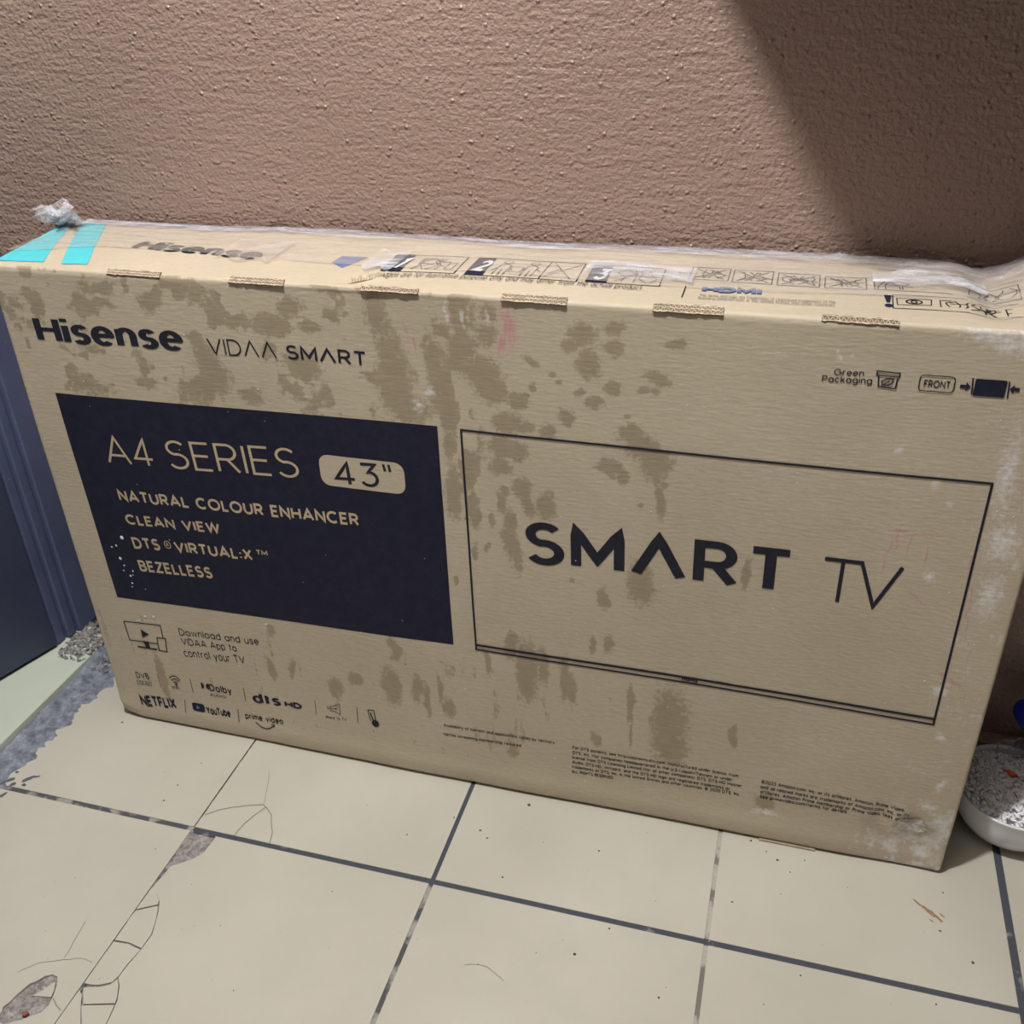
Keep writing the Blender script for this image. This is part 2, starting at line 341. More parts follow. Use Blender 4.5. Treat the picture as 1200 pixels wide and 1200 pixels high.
# marks: centre, radii, turn
ST= [(0.455, 0.542, 0.0174, 0.0456, 0), (0.453, 0.576, 0.0131, 0.0156, 0), (0.468, 0.511, 0.0244, 0.0168, 0), (0.498, 0.554, 0.0091, 0.0451, 0), (0.505, 0.523, 0.0105, 0.0163, 0), (0.528, 0.587, 0.015, 0.0125, 0), (0.519, 0.569, 0.0101, 0.0156, 0), (0.553, 0.597, 0.0099, 0.0122, 0), (0.557, 0.619, 0.0085, 0.0085, 0), (0.549, 0.561, 0.0188, 0.0156, 0), (0.556, 0.544, 0.0178, 0.0157, 0), (0.584, 0.536, 0.0125, 0.0093, 20), (0.597, 0.577, 0.0085, 0.0045, 20), (0.573, 0.511, 0.0154, 0.0136, 0), (0.59, 0.507, 0.0101, 0.0068, 0), (0.613, 0.504, 0.01, 0.0095, 0), (0.644, 0.606, 0.015, 0.012, 0), (0.632, 0.594, 0.0082, 0.0061, 0), (0.65, 0.578, 0.0118, 0.0171, 0), (0.674, 0.614, 0.0114, 0.0083, 0), (0.676, 0.595, 0.0109, 0.0084, 0), (0.642, 0.548, 0.006, 0.0046, 0), (0.674, 0.555, 0.0106, 0.0075, 0), (0.659, 0.538, 0.0096, 0.0072, 0), (0.632, 0.524, 0.0086, 0.0079, 0), (0.633, 0.516, 0.0037, 0.004, 0), (0.717, 0.569, 0.0136, 0.0086, 15), (0.701, 0.555, 0.0051, 0.0035, 0), (0.712, 0.554, 0.0051, 0.0035, 0), (0.689, 0.529, 0.0047, 0.0031, 0), (0.733, 0.604, 0.0089, 0.0047, 0), (0.623, 0.558, 0.0034, 0.0025, 0), (0.618, 0.565, 0.0044, 0.003, 0), (0.6, 0.549, 0.0044, 0.0041, 0), (0.592, 0.543, 0.0045, 0.0031, 0), (0.696, 0.511, 0.0142, 0.0105, 0), (0.708, 0.499, 0.0203, 0.0159, 35), (0.719, 0.481, 0.0179, 0.0201, 0), (0.723, 0.443, 0.0053, 0.0222, -12), (0.674, 0.473, 0.0124, 0.011, 0), (0.685, 0.464, 0.0062, 0.0096, 0), (0.663, 0.47, 0.0062, 0.0033, 0), (0.705, 0.433, 0.0045, 0.0037, 0), (0.729, 0.461, 0.0048, 0.0041, 0), (0.564, 0.483, 0.013, 0.014, 0), (0.582, 0.479, 0.0128, 0.0097, 0), (0.563, 0.46, 0.0131, 0.0114, 0), (0.584, 0.437, 0.0105, 0.0131, 0), (0.592, 0.417, 0.0074, 0.0147, -15), (0.611, 0.42, 0.0105, 0.0177, 0), (0.617, 0.435, 0.0042, 0.004, 0), (0.566, 0.431, 0.0053, 0.0065, 0), (0.562, 0.416, 0.0048, 0.0135, -15), (0.572, 0.394, 0.006, 0.0184, -8), (0.573, 0.363, 0.0088, 0.0283, -8), (0.553, 0.394, 0.0049, 0.0092, 0), (0.531, 0.403, 0.0083, 0.0214, 0), (0.529, 0.456, 0.0059, 0.0115, 0), (0.511, 0.477, 0.008, 0.0171, 0), (0.509, 0.424, 0.0097, 0.033, 0), (0.709, 0.34, 0.0143, 0.0278, -10), (0.67, 0.321, 0.0066, 0.0064, 0), (0.637, 0.335, 0.0041, 0.0038, 0), (0.546, 0.362, 0.0034, 0.0064, 0), (0.533, 0.354, 0.0042, 0.0128, 0), (0.506, 0.314, 0.0029, 0.0067, 0), (0.441, 0.612, 0.0122, 0.0236, 0), (0.457, 0.579, 0.0124, 0.0134, 0), (0.455, 0.558, 0.0138, 0.0182, 0), (0.352, 0.61, 0.0141, 0.011, 0), (0.37, 0.592, 0.0118, 0.0067, 0), (0.32, 0.593, 0.0144, 0.0136, 0), (0.356, 0.55, 0.0216, 0.0141, 0), (0.393, 0.609, 0.0092, 0.0065, 0), (0.321, 0.565, 0.0098, 0.0094, 0), (0.251, 0.538, 0.0154, 0.0343, -15), (0.088, 0.509, 0.0142, 0.0118, 0), (0.131, 0.602, 0.016, 0.0059, 0), (0.191, 0.606, 0.0155, 0.0115, 0), (0.106, 0.601, 0.0094, 0.0119, 0), (0.038, 0.606, 0.0084, 0.006, 0), (0.163, 0.516, 0.0163, 0.0076, 0), (0.291, 0.511, 0.0155, 0.0099, 0), (0.586, 0.199, 0.0126, 0.046, 0), (0.604, 0.21, 0.0067, 0.0279, 0), (0.629, 0.194, 0.0067, 0.0319, 0), (0.75, 0.163, 0.0186, 0.0425, 0), (0.704, 0.181, 0.0054, 0.0211, 0), (0.537, 0.204, 0.0058, 0.0214, 0), (0.567, 0.231, 0.0086, 0.0209, 0), (0.671, 0.315, 0.0077, 0.0156, 0), (0.814, 0.369, 0.0046, 0.02, 0), (0.821, 0.151, 0.0052, 0.0176, 0), (0.661, 0.249, 0.0043, 0.0133, 0), (0.677, 0.252, 0.0043, 0.0133, 0), (0.751, 0.119, 0.0202, 0.0273, 0), (0.742, 0.171, 0.0049, 0.0219, 0), (0.863, 0.063, 0.0097, 0.014, 0), (0.665, 0.112, 0.0071, 0.0116, 0), (0.702, 0.158, 0.0034, 0.0089, 0), (0.587, 0.173, 0.0071, 0.0179, 0), (0.636, 0.183, 0.0069, 0.0221, 0), (0.485, 0.123, 0.0077, 0.0144, 0), (0.564, 0.067, 0.0076, 0.0099, 0), (0.821, 0.149, 0.0025, 0.0175, 0), (0.459, 0.127, 0.0039, 0.0288, 0), (0.477, 0.15, 0.0038, 0.0235, 0), (0.706, 0.131, 0.0021, 0.0228, 0), (0.448, 0.144, 0.0078, 0.0238, 0), (0.423, 0.201, 0.0083, 0.0195, 0), (0.414, 0.14, 0.0102, 0.0311, 0), (0.338, 0.12, 0.0107, 0.0171, 0), (0.365, 0.142, 0.0088, 0.0124, 0), (0.261, 0.198, 0.0054, 0.0101, 0), (0.25, 0.133, 0.0066, 0.0172, 0), (0.28, 0.141, 0.0051, 0.0169, 0), (0.079, 0.084, 0.0074, 0.0416, 0)]
WH= [(0.985, 0.632, 0.0252, 0.0072, 0), (1.002, 0.629, 0.0189, 0.0101, 0), (0.816, 0.6, 0.013, 0.0016, -8), (0.872, 0.605, 0.0028, 0.0062, 0), (0.968, 0.492, 0.0048, 0.0085, 0), (0.984, 0.471, 0.0035, 0.0034, 0), (0.932, 0.52, 0.0042, 0.005, 0), (0.883, 0.604, 0.0021, 0.0031, 0), (1.024, 0.202, 0.0062, 0.0056, 0), (1.013, 0.257, 0.0106, 0.0086, 0), (1.028, 0.101, 0.0131, 0.0099, 0), (1.04, 0.074, 0.0199, 0.0051, -3), (1.022, 0.059, 0.0153, 0.0129, 0), (1.041, 0.051, 0.0166, 0.0129, 0), (0.983, 0.027, 0.0044, 0.0094, 0), (0.969, 0.04, 0.0026, 0.0053, 0), (1.038, 0.135, 0.0057, 0.012, 20), (0.863, 0.046, 0.0186, 0.0054, 0), (0.981, 0.393, 0.0058, 0.0094, 0), (1.035, 0.435, 0.0172, 0.0222, 0), (1.036, 0.378, 0.0142, 0.0282, 0), (1.024, 0.504, 0.0101, 0.0492, 0), (0.494, 0.536, 0.0055, 0.0083, 0), (0.476, 0.516, 0.0074, 0.0095, 0), (0.555, 0.614, 0.0025, 0.0083, 0), (0.517, 0.615, 0.0026, 0.0118, 0), (0.529, 0.614, 0.0025, 0.01, 0), (0.594, 0.005, 0.0033, 0.0045, 0)]
PK= [(0.575, 0.607, 0.0075, 0.0252, 0), (0.569, 0.59, 0.0059, 0.0127, 0), (0.472, 0.599, 0.0026, 0.0104, -20), (0.482, 0.583, 0.0018, 0.0088, 0), (0.519, 0.614, 0.0017, 0.0101, 0), (0.941, 0.421, 0.0015, 0.0167, 5), (0.946, 0.426, 0.0015, 0.0166, 0), (0.957, 0.423, 0.0011, 0.0129, 0), (0.947, 0.439, 0.0131, 0.0014, 0), (0.974, 0.418, 0.0011, 0.0202, 0), (0.939, 0.401, 0.0009, 0.0143, 0), (0.974, 0.368, 0.0163, 0.0015, 35), (1.025, 0.271, 0.0106, 0.0032, 40), (1.013, 0.281, 0.0061, 0.0032, 50), (1.022, 0.356, 0.0011, 0.0873, -9), (0.966, 0.436, 0.013, 0.0013, 0)]

# ---------------------------------------------------------------- stroke lettering (cap height 1)
def arc(cx, cy, rx, ry, a0, a1, n=None):
    n = n or max(4, int(abs(a1-a0)/15)); return [(cx+rx*math.cos(math.radians(a0+(a1-a0)*k/n)), cy+ry*math.sin(math.radians(a0+(a1-a0)*k/n))) for k in range(n+1)]
G = {}
def g(ch, w, *st): G[ch] = (w, st)
g(' ', .26); g('A', .86, [(0,0),(.43,1),(.86,0)], [(.15,.30),(.71,.30)]); g('^', .86, [(0,0),(.43,1),(.86,0)])
g('B', .62, [(0,0),(0,1),(.30,1)]+arc(.33,.76,.24,.24,90,-90)+[(0,.52)], [(.0,.52),(.35,.52)]+arc(.36,.26,.26,.26,90,-90)+[(0,0)])
g('C', .86, arc(.47,.5,.47,.5,48,312)); g('D', .76, [(0,0),(0,1),(.30,1)]+arc(.30,.5,.46,.5,90,-90)+[(0,0)])
g('E', .54, [(.54,1),(0,1),(0,0),(.54,0)], [(0,.52),(.48,.52)]); g('F', .52, [(.52,1),(0,1),(0,0)], [(0,.5),(.45,.5)])
g('G', .90, arc(.47,.5,.47,.5,48,350)+[(.93,.48),(.52,.48)]); g('H', .70, [(0,0),(0,1)], [(.70,0),(.70,1)], [(0,.5),(.70,.5)])
g('I', .0, [(0,0),(0,1)]); g('J', .46, [(.46,1),(.46,.25)]+arc(.23,.25,.23,.25,0,-170)); g('K', .64, [(0,0),(0,1)], [(.62,1),(.02,.45)], [(.20,.60),(.66,0)])
g('L', .48, [(0,1),(0,0),(.48,0)]); g('M', .86, [(0,0),(0,1),(.43,.22),(.86,1),(.86,0)]); g('N', .72, [(0,0),(0,1),(.72,0),(.72,1)])
g('O', .98, arc(.49,.5,.49,.5,0,360,28)); g('P', .58, [(0,0),(0,1),(.30,1)]+arc(.32,.73,.26,.27,90,-90)+[(0,.46)])
g('Q', .98, arc(.49,.5,.49,.5,0,360,28), [(.62,.25),(.95,-.05)]); g('R', .64, [(0,0),(0,1),(.32,1)]+arc(.34,.73,.26,.27,90,-90)+[(0,.46)], [(.32,.46),(.64,0)])
g('S', .62, arc(.32,.755,.28,.245,35,270,14)[:-1]+arc(.32,.265,.30,.265,90,-150,14)); g('T', .66, [(0,1),(.66,1)], [(.33,1),(.33,0)])
g('U', .70, [(0,1),(0,.35)]+arc(.35,.35,.35,.35,180,360)+[(.70,1)]); g('V', .82, [(0,1),(.41,0),(.82,1)]); g('W', 1.16, [(0,1),(.29,0),(.58,1),(.87,0),(1.16,1)])
g('X', .70, [(0,1),(.70,0)], [(0,0),(.70,1)]); g('Y', .70, [(0,1),(.35,.48),(.70,1)], [(.35,.48),(.35,0)]); g('Z', .64, [(0,1),(.64,1),(0,0),(.64,0)])
g('0', .66, arc(.33,.5,.33,.5,0,360,24)); g('1', .20, [(0,.85),(.20,1),(.20,0)]); g('2', .56, arc(.28,.71,.28,.29,165,-30,12)+[(.0,0),(.58,0)])
g('3', .58, [(.02,1),(.54,1),(.26,.62)]+arc(.27,.32,.30,.32,80,-150,14)); g('4', .66, [(.46,0),(.46,1),(0,.25),(.66,.25)]); g('5', .58, [(.54,1),(.12,1),(.06,.52)]+arc(.28,.32,.29,.32,115,-150,14))
g('a', .58, arc(.29,.36,.29,.36,0,360,20), [(.58,.72),(.58,0)]); g('b', .58, [(0,1.05),(0,0)], arc(.29,.36,.29,.36,0,360,20)); g('c', .50, arc(.29,.36,.29,.36,45,315))
g('d', .58, arc(.29,.36,.29,.36,0,360,20), [(.58,1.05),(.58,0)]); g('e', .58, [(0.02,.38),(.57,.38)]+arc(.29,.36,.29,.36,5,315,18)); g('f', .32, arc(.32,.82,.18,.20,80,180)+[(.14,0)], [(0,.70),(.32,.70)])
g('g', .58, arc(.29,.36,.29,.36,0,360,20), [(.58,.72),(.58,0)]+arc(.30,.0,.28,.28,0,-150)); g('h', .50, [(0,1.05),(0,0)], [(0,.42)]+arc(.25,.45,.25,.27,180,0)+[(.50,0)])
g('i', .0, [(0,.72),(0,0)], [(0,.90),(0,1.04)]); g('j', .10, [(.1,.72),(.1,-.15),(0,-.28)], [(.1,.90),(.1,1.04)]); g('k', .46, [(0,1.05),(0,0)], [(.44,.72),(.02,.30)], [(.16,.44),(.48,0)])
g('l', .0, [(0,1.05),(0,0)]); g('m', .84, [(0,.72),(0,0)], [(0,.45)]+arc(.21,.48,.21,.24,180,0)+[(.42,0)], [(.42,.45)]+arc(.63,.48,.21,.24,180,0)+[(.84,0)])
g('n', .50, [(0,.72),(0,0)], [(0,.42)]+arc(.25,.45,.25,.27,180,0)+[(.50,0)]); g('o', .62, arc(.31,.36,.31,.36,0,360,20)); g('p', .58, [(0,.72),(0,-.30)], arc(.29,.36,.29,.36,0,360,20))
g('q', .58, [(.58,.72),(.58,-.30)], arc(.29,.36,.29,.36,0,360,20)); g('r', .30, [(0,.72),(0,0)], [(0,.42)]+arc(.26,.42,.26,.30,180,80)); g('s', .42, arc(.22,.545,.19,.175,30,270,10)[:-1]+arc(.22,.185,.21,.185,90,-150,10))
g('t', .34, [(.14,.95),(.14,0)], [(0,.70),(.34,.70)]); g('u', .50, [(0,.72),(0,.27)]+arc(.25,.27,.25,.27,180,360)+[(.50,.72)], [(.50,.3),(.50,0)]); g('v', .52, [(0,.72),(.26,0),(.52,.72)])
g('w', .78, [(0,.72),(.195,0),(.39,.72),(.585,0),(.78,.72)]); g('x', .48, [(0,.72),(.48,0)], [(0,0),(.48,.72)]); g('y', .52, [(0,.72),(.27,.02)], [(.52,.72),(.14,-.30)]); g('z', .44, [(0,.72),(.44,.72),(0,0),(.44,0)])
g('.', .04, [(.02,0),(.02,.12)]); g(',', .04, [(.04,.12),(0,-.12)]); g(':', .04, [(.02,.05),(.02,.19)], [(.02,.5),(.02,.64)]); g('/', .40, [(0,-.05),(.40,1.05)]); g('-', .30, [(0,.38),(.30,.38)])
g('(', .16, arc(.32,.45,.30,.65,130,230)); g(')', .16, arc(-.14,.45,.30,.65,50,-50)); g('©', .9, arc(.45,.5,.45,.5,0,360,20), arc(.47,.5,.20,.22,50,310))
g('~', 1.65, [(0,1),(.80,1),(1.18,0),(1.65,1)], [(.40,1),(.40,0)])
SPC = .15
def ribbon(pts, w, out, closed=None):
    """mitred flat strip: appends quads (as 2-D points) to out"""
    p = [pts[0]]
    for q in pts[1:]:
        if math.dist(q, p[-1]) > 1e-5: p.append(q)
    cl = math.dist(p[0], p[-1]) < 1e-4
    if cl: p = p[:-1]
    n = len(p)
    if n < 2: return
    L = []; R = []
    for i in range(n):
        a = p[(i-1) % n] if (cl or i > 0) else None; c = p[(i+1) % n] if (cl or i < n-1) else None; b = p[i]
        d1 = None if a is None else ((b[0]-a[0]), (b[1]-a[1])); d2 = None if c is None else ((c[0]-b[0]), (c[1]-b[1]))
        d1 = d1 or d2; d2 = d2 or d1
        l1 = math.hypot(*d1); l2 = math.hypot(*d2); n1 = (-d1[1]/l1, d1[0]/l1); n2 = (-d2[1]/l2, d2[0]/l2)
        mx, my = n1[0]+n2[0], n1[1]+n2[1]; ml = math.hypot(mx, my)
        if ml < .1: mx, my, ml = n1[0], n1[1], 1
        mx /= ml; my /= ml; k = w/2/max(.50, mx*n1[0]+my*n1[1])
        L.append((b[0]+mx*k, b[1]+my*k)); R.append((b[0]-mx*k, b[1]-my*k))
    for i in range(n if cl else n-1):
        j = (i+1) % n; out.append((R[i], R[j], L[j], L[i]))
def layout(s, w):
    x = w/2; st = []; sp = SPC if w < .24 else .07
    for ch in s:
        a, ss = G.get(ch, G['-'])
        for t in ss:
            q = []
            for (px, py) in t:
                # keep the ink inside the cap height
                q.append((x+px, py*(1-w)+w/2 if ch.isupper() or ch in '^~0123456789' else py*(1-w*.9)+w*.45))
            st.append(q)
        x += a + sp + w*.9
    return st, x - sp - w*.4
def text_quads(s, u0, v0, u1, v1, cap, w, asp=1.0):
    st, W = layout(s, w); q = []
    if cap > .009: st = [dens(t, .006/cap) for t in st]
    for t in st: ribbon([(x, w/2/asp*1.0+(y-w/2)*(1-w/asp)/max(.2, 1-w) if asp != 1 else y) if asp == 1 else (x, (w/2/asp+(y-w/2)*(1-w/asp)/(1-w))*asp) for x, y in t], w, q)
    q = [[(x, y/asp) for x, y in f] for f in q]
    d = math.hypot(u1-u0, v1-v0); sx = d/W; cx, cy = (u1-u0)/d, (v1-v0)/d
    return [[(u0+cx*x*sx-cy*y*cap, v0+cy*x*sx+cx*y*cap) for x, y in f] for f in q]
def line_quads(pts, w, closed=False):
    q = []; ribbon(list(pts)+([pts[0]] if closed else []), w, q); return q
def dens(pts, d=.01, closed=False):
    out = []; P = list(pts)+([pts[0]] if closed else [])
    for a, b in zip(P[:-1], P[1:]):
        n = max(1, int(math.dist(a, b)/d))
        for k in range(n): out.append((a[0]+(b[0]-a[0])*k/n, a[1]+(b[1]-a[1])*k/n))
    out.append(P[-1]); return out
def poly_fan(pts):
    cx = sum(p[0] for p in pts)/len(pts); cy = sum(p[1] for p in pts)/len(pts)
    return [((cx, cy), pts[i], pts[(i+1) % len(pts)]) for i in range(len(pts))]
def rrect(x0, y0, x1, y1, r):
    return arc(x1-r, y1-r, r, r, 0, 90, 4)+arc(x0+r, y1-r, r, r, 90, 180, 4)+arc(x0+r, y0+r, r, r, 180, 270, 4)+arc(x1-r, y0+r, r, r, 270, 360, 4)

# ---------------------------------------------------------------- setting
YW = 0.195
wb = MB(); wb.box(-.60, 2.2, YW, YW+.12, -.01, 2.45); w = wb.build('wall_back', M['wall']); tag(w, kind='structure')
cl = MB(); cl.box(-.60, 2.2, -2.6, YW+.12, 2.45, 2.5); tag(cl.build('ceiling', M['plaster']), kind='structure')

# left side: steel door standing slightly open inside its frame
SX = -.115
wl = MB(); wl.box(-.60, -.20, -2.6, YW, 2.12, 2.45); wl.box(-.60, -.20, -2.6, -.95, -.01, 2.12)
tag(wl.build('wall_left', M['wall']), kind='structure')
door = empty('door_1', (-.172, .10, 0)); tag(door, kind='structure')
def frame_member(y0, y1, z0, z1):
    b = MB(); b.box(-.230, -.170, y0, y1, z0, z1); return b
X0 = .172  # local offset helper
b = MB()   # hinge-side post: three stepped ribs with grooves between
b.box(-.06, -.004, -.004, .012, .018, 2.10)
b.box(-.06, .002, .0145, .030, .018, 2.10)
b.box(-.06, .008, .033, .094, .018, 2.10)
b.box(-.06, -.008, -.004, .094, .018, 2.10)
b.build('frame_post', M['post'], door, bevel=.002)
b = MB(); b.box(-.06, .0, -1.05, -.99, .018, 2.10); b.build('frame_post', M['post'], door, bevel=.002)
b = MB(); b.box(-.06, .0, -1.05, .094, 2.05, 2.11); b.build('frame_head', M['post'], door, bevel=.002)
lf = MB(); lf.box(-.040, 0, -.86, 0, .022, 2.045)
leaf = lf.build('door_leaf', M['leaf'], door, bevel=.002); leaf.location = (-.002, -.008, 0); leaf.rotation_euler = (0, 0, -.322)
b = MB(); b.box(0, .003, -.80, -.22, .075, 1.02); b.build('door_panel', M['leaf'], leaf, bevel=.002)
b = MB(); b.tube([(0, -.80, 1.0), (.05, -.80, 1.0), (.05, -.69, 1.0)], .009, 10); b.build('door_handle', simple('brushed_steel', (.5, .5, .5), .3, metal=1), leaf, True)

sl = MB(); sl.box(-.62, SX, -1.05, .150, -.02, .016); so = sl.build('trim_1', M['sill'], bevel=.0015); tag(so, kind='structure')

# floor: slab, tiles one by one, grout lines
ROT = .0041
floor = MB(); floor.box(SX, 2.0, -2.2, YW, -.03, -.006); floor = floor.build('floor', M['slab']); tag(floor, kind='structure')
floor.rotation_euler = (0, 0, ROT)
ca, sa = math.cos(ROT), math.sin(ROT)
def loc2(p): return (p[0]*ca + p[1]*sa, -p[0]*sa + p[1]*ca)
TS = .3077; TX = .2022; TY = -.1545
gx = {-1: .004, 0: .0022, 1: .0055, 2: .0050, 3: .0085, 4: .006, 5: .006}
gy = {1: .006, 0: .0068, -1: .006, -2: .006, -3: .006, -4: .006, -5: .006, -6: .006}
def tline(i, j): return TX+i*TS, TY+j*TS
CHIP = [(.2368,-.158),(.2354,-.1807),(.2267,-.1945),(.2078,-.2095)]
CRES = [(.2065,-.2405),(.2221,-.2542),(.2277,-.2643),(.2344,-.2795),(.2391,-.2948),(.2387,-.3132),(.2354,-.3329),(.2347,-.3483),(.2414,-.3565),(.2484,-.3693),(.2518,-.3827),(.2543,-.396),(.2567,-.409),(.262,-.43)]
CRATER = [(.1433,-.4211),(.1405,-.4075),(.1442,-.3922),(.1493,-.3791),(.1571,-.369),(.1638,-.3642),(.1719,-.365),(.1794,-.376),(.1835,-.3866),(.1837,-.3962),(.1802,-.4047),(.1677,-.4146),(.155,-.424)]
def rough_edge(pts, amp=.0007, n=5, seed=1):
    rnd = random.Random(seed); out = []
    for a, b2 in zip(pts[:-1], pts[1:]):
        for k in range(n):
            t = k/n; out.append((a[0]+(b2[0]-a[0])*t+rnd.uniform(-amp, amp), a[1]+(b2[1]-a[1])*t+rnd.uniform(-amp, amp)))
    out.append(pts[-1]); return out
tile_mesh = {}
for j in range(-5, 2):
    for i in range(-1, 5):
        xa, ya = tline(i, j-1); xb, yb = tline(i+1, j)
        x0 = xa + gx.get(i, .006)/2; x1 = xb - gx.get(i+1, .006)/2; y0 = ya + gy.get(j-1, .006)/2; y1 = yb - gy.get(j, .006)/2
        if j == 1: y1 = YW - .021
        if i == -1: x0 = max(x0, SX+.018)
        b = MB()
        if i == 0 and j == 0:
            poly = [(x0+.031, y1)] + [loc2(p) for p in rough_edge(CHIP, .0006, 4, 3)] + [(x0, loc2(CRES[0])[1])] + \
                   [loc2(p) for p in rough_edge(CRES, .0004, 2, 4)] + [(.268, y0), (x1, y0), (x1, y1)]
            b.prism(poly, -.006, 0)
        elif i == -1 and j == 0:
            cr = [loc2(p) for p in rough_edge(CRATER+[CRATER[0]], .0007, 3, 5)][:-1]
            poly = [(x0, y0), (cr[0][0]-.0, y0)] + cr[0:] + [cr[0], (cr[0][0]+.0001, y0), (x1, y0), (x1, y1), (x0, y1)]
            b.prism(poly, -.006, 0)
        else: b.box(x0, x1, y0, y1, -.006, 0)
        o = b.build('tile', M['tile'], floor)
        o.location.z = random.uniform(-.0003, .0002)
# mortar beds in the chip and the crater
def bump_patch(name, x0, x1, y0, y1, z, amp, mat, parent, n=26, seed=2):
    X, Y = np.meshgrid(np.linspace(x0, x1, n), np.linspace(y0, y1, n), indexing='ij')
    Z = z + amp*(fbm(X*180, Y*180, 3, seed)-.5)*2
    return grid_mesh(name, np.stack([X, Y, Z], -1), mat, parent)
tag(bump_patch('mortar_bed', .2025, .240, -.215, -.156, -.0022, .0018, M['bed'], floor), 'rough grey mortar exposed by a chipped tile corner')
tag(bump_patch('mortar_bed', .136, .188, -.428, -.360, -.0030, .0024, M['bed'], floor, 34, 5), 'rough grey mortar crater in a broken tile')
tag(bump_patch('mortar_bed', .2025, .270, -.462, -.236, -.0035, .001, M['bed'], floor, 30, 7), 'grey mortar beneath the cracked tile pieces')
b = MB(); b.prism([loc2(p) for p in [(.1594,-.3894),(.1668,-.3813),(.1728,-.3690),(.1780,-.3781),(.1800,-.3855),(.1713,-.387)]], -.003, -.0008); b.build('tile_fragment', M['tile'], floor)
b = MB(); b.prism([loc2(p) for p in [(.1640,-.4080),(.1670,-.4050),(.1705,-.4065),(.1690,-.4105),(.1655,-.4110)]], -.003, .0008); tag(b.build('brick_chip', simple('red_brick_chip', (.22, .08, .05), .9), floor), 'small reddish chip in the crater')
FR = [[(.2035,-.2405),(.2065,-.2408),(.2212,-.2543),(.2234,-.2592),(.2155,-.2637),(.2035,-.2710)],
 [(.2035,-.2732),(.2155,-.2660),(.2238,-.2612),(.2268,-.2648),(.2334,-.2797),(.2381,-.2949),(.2378,-.3122),(.22,-.3096),(.2035,-.3108)],
 [(.2035,-.3128),(.22,-.3118),(.2376,-.3142),(.2343,-.3327),(.2336,-.3468),(.231,-.3548),(.2198,-.3610),(.2100,-.3630),(.2035,-.3632)],
 [(.2060,-.3680),(.2198,-.3640),(.231,-.3582),(.2347,-.3502),(.2404,-.3568),(.2472,-.3692),(.2486,-.3745),(.2176,-.3838),(.2150,-.3800)],
 [(.2165,-.3855),(.2490,-.3762),(.2508,-.3830),(.2533,-.3962),(.2556,-.4090),(.2600,-.4550),(.2380,-.4550),(.2360,-.4143),(.2301,-.4025)],
 [(.2035,-.3710),(.2100,-.3760),(.2155,-.3850),(.2290,-.4035),(.2350,-.4150),(.2370,-.4550),(.2035,-.4550)]]
for k, p in enumerate(FR):
    b = MB(); b.prism([loc2(q) for q in p], -.006, -.0001-.0002*(k % 3)); b.build('tile_fragment', M['tile'], floor)
# grout lines
def grout(x0, x1, y0, y1, mat, z=-.0012):
    nx = max(2, int((x1-x0)/.003)); ny = max(2, int((y1-y0)/.003))
    X, Y = np.meshgrid(np.linspace(x0, x1, nx), np.linspace(y0, y1, ny), indexing='ij')
    Z = z + .0009*(fbm(X*150, Y*150, 3, 11)-.5)*2
    return grid_mesh('grout_line', np.stack([X, Y, Z], -1), mat, floor)
for i in range(0, 5):
    x = tline(i, 0)[0]; h = gx[i]/2+.001
    for j in range(-4, 2):
        y0, y1 = tline(0, j-1)[1], tline(0, j)[1]
        if j == 1: y1 = YW-.02
        mt = {0: 'grout_mixed', 1: 'grout_dark', 2: 'grout_light', 3: 'grout_dark', 4: 'grout_mixed'}[i]
        if i == 1 and j <= 0: mt = 'grout_mixed'
        g = grout(x-h, x+h, y0+.002, y1-.002, M[mt], -.0026 if (i == 0 and j == 1) else -.0012)
for j in range(-4, 1):
    y = tline(0, j)[1]; h = gy[j]/2+.001
    for i in range(-1, 5):
        x0, x1 = tline(i, 0)[0], tline(i+1, 0)[0]
        grout(max(x0, SX+.01), x1, y-h, y+h, M['grout_mixed' if i == -1 else 'grout_dark'])
# hairline cracks as narrow sunk lines of grime
def ribbon2(pts, w, z, mb):
    pts = [Vector(p) for p in pts]
    for k in range(len(pts)-1):
        a, c = pts[k], pts[k+1]; d = (c-a).normalized(); n = Vector((-d.y, d.x))*w/2
        mb.add([(a.x-n.x, a.y-n.y, z), (a.x+n.x, a.y+n.y, z), (c.x+n.x, c.y+n.y, z), (c.x-n.x, c.y-n.y, z)], [(0, 3, 2, 1)])
HAIR = [[(.2053,-.1307),(.22,-.118),(.235,-.1103),(.251,-.103),(.2671,-.0978)], [(.2572,-.1514),(.2585,-.138),(.2614,-.1259),(.267,-.112),(.2733,-.1004)],
 [(.2671,-.0978),(.2733,-.1004),(.285,-.110),(.2918,-.1222),(.299,-.134),(.3033,-.1461),(.304,-.151)], [(.248,-.0463),(.256,-.062),(.2624,-.0801),(.2681,-.0975)],
 [(.1274,-.3718),(.1419,-.3567),(.1659,-.3462),(.1823,-.3397),(.1971,-.341)], [(.1646,-.3444),(.1624,-.326),(.158,-.2997)],
 [(.5789,-.2427),(.5910,-.2385),(.6018,-.2387),(.6120,-.2430),(.6236,-.2498)], [(.1835,-.3866),(.192,-.392),(.200,-.396)]]
for k, h in enumerate(HAIR):
    b = MB(); ribbon2([loc2(p) for p in rough_edge(h, .0005, 3, 20+k)], .0005 if k in (3, 4, 5, 6) else .0009, .0004, b); b.build('hairline_crack', M['crack'], floor)
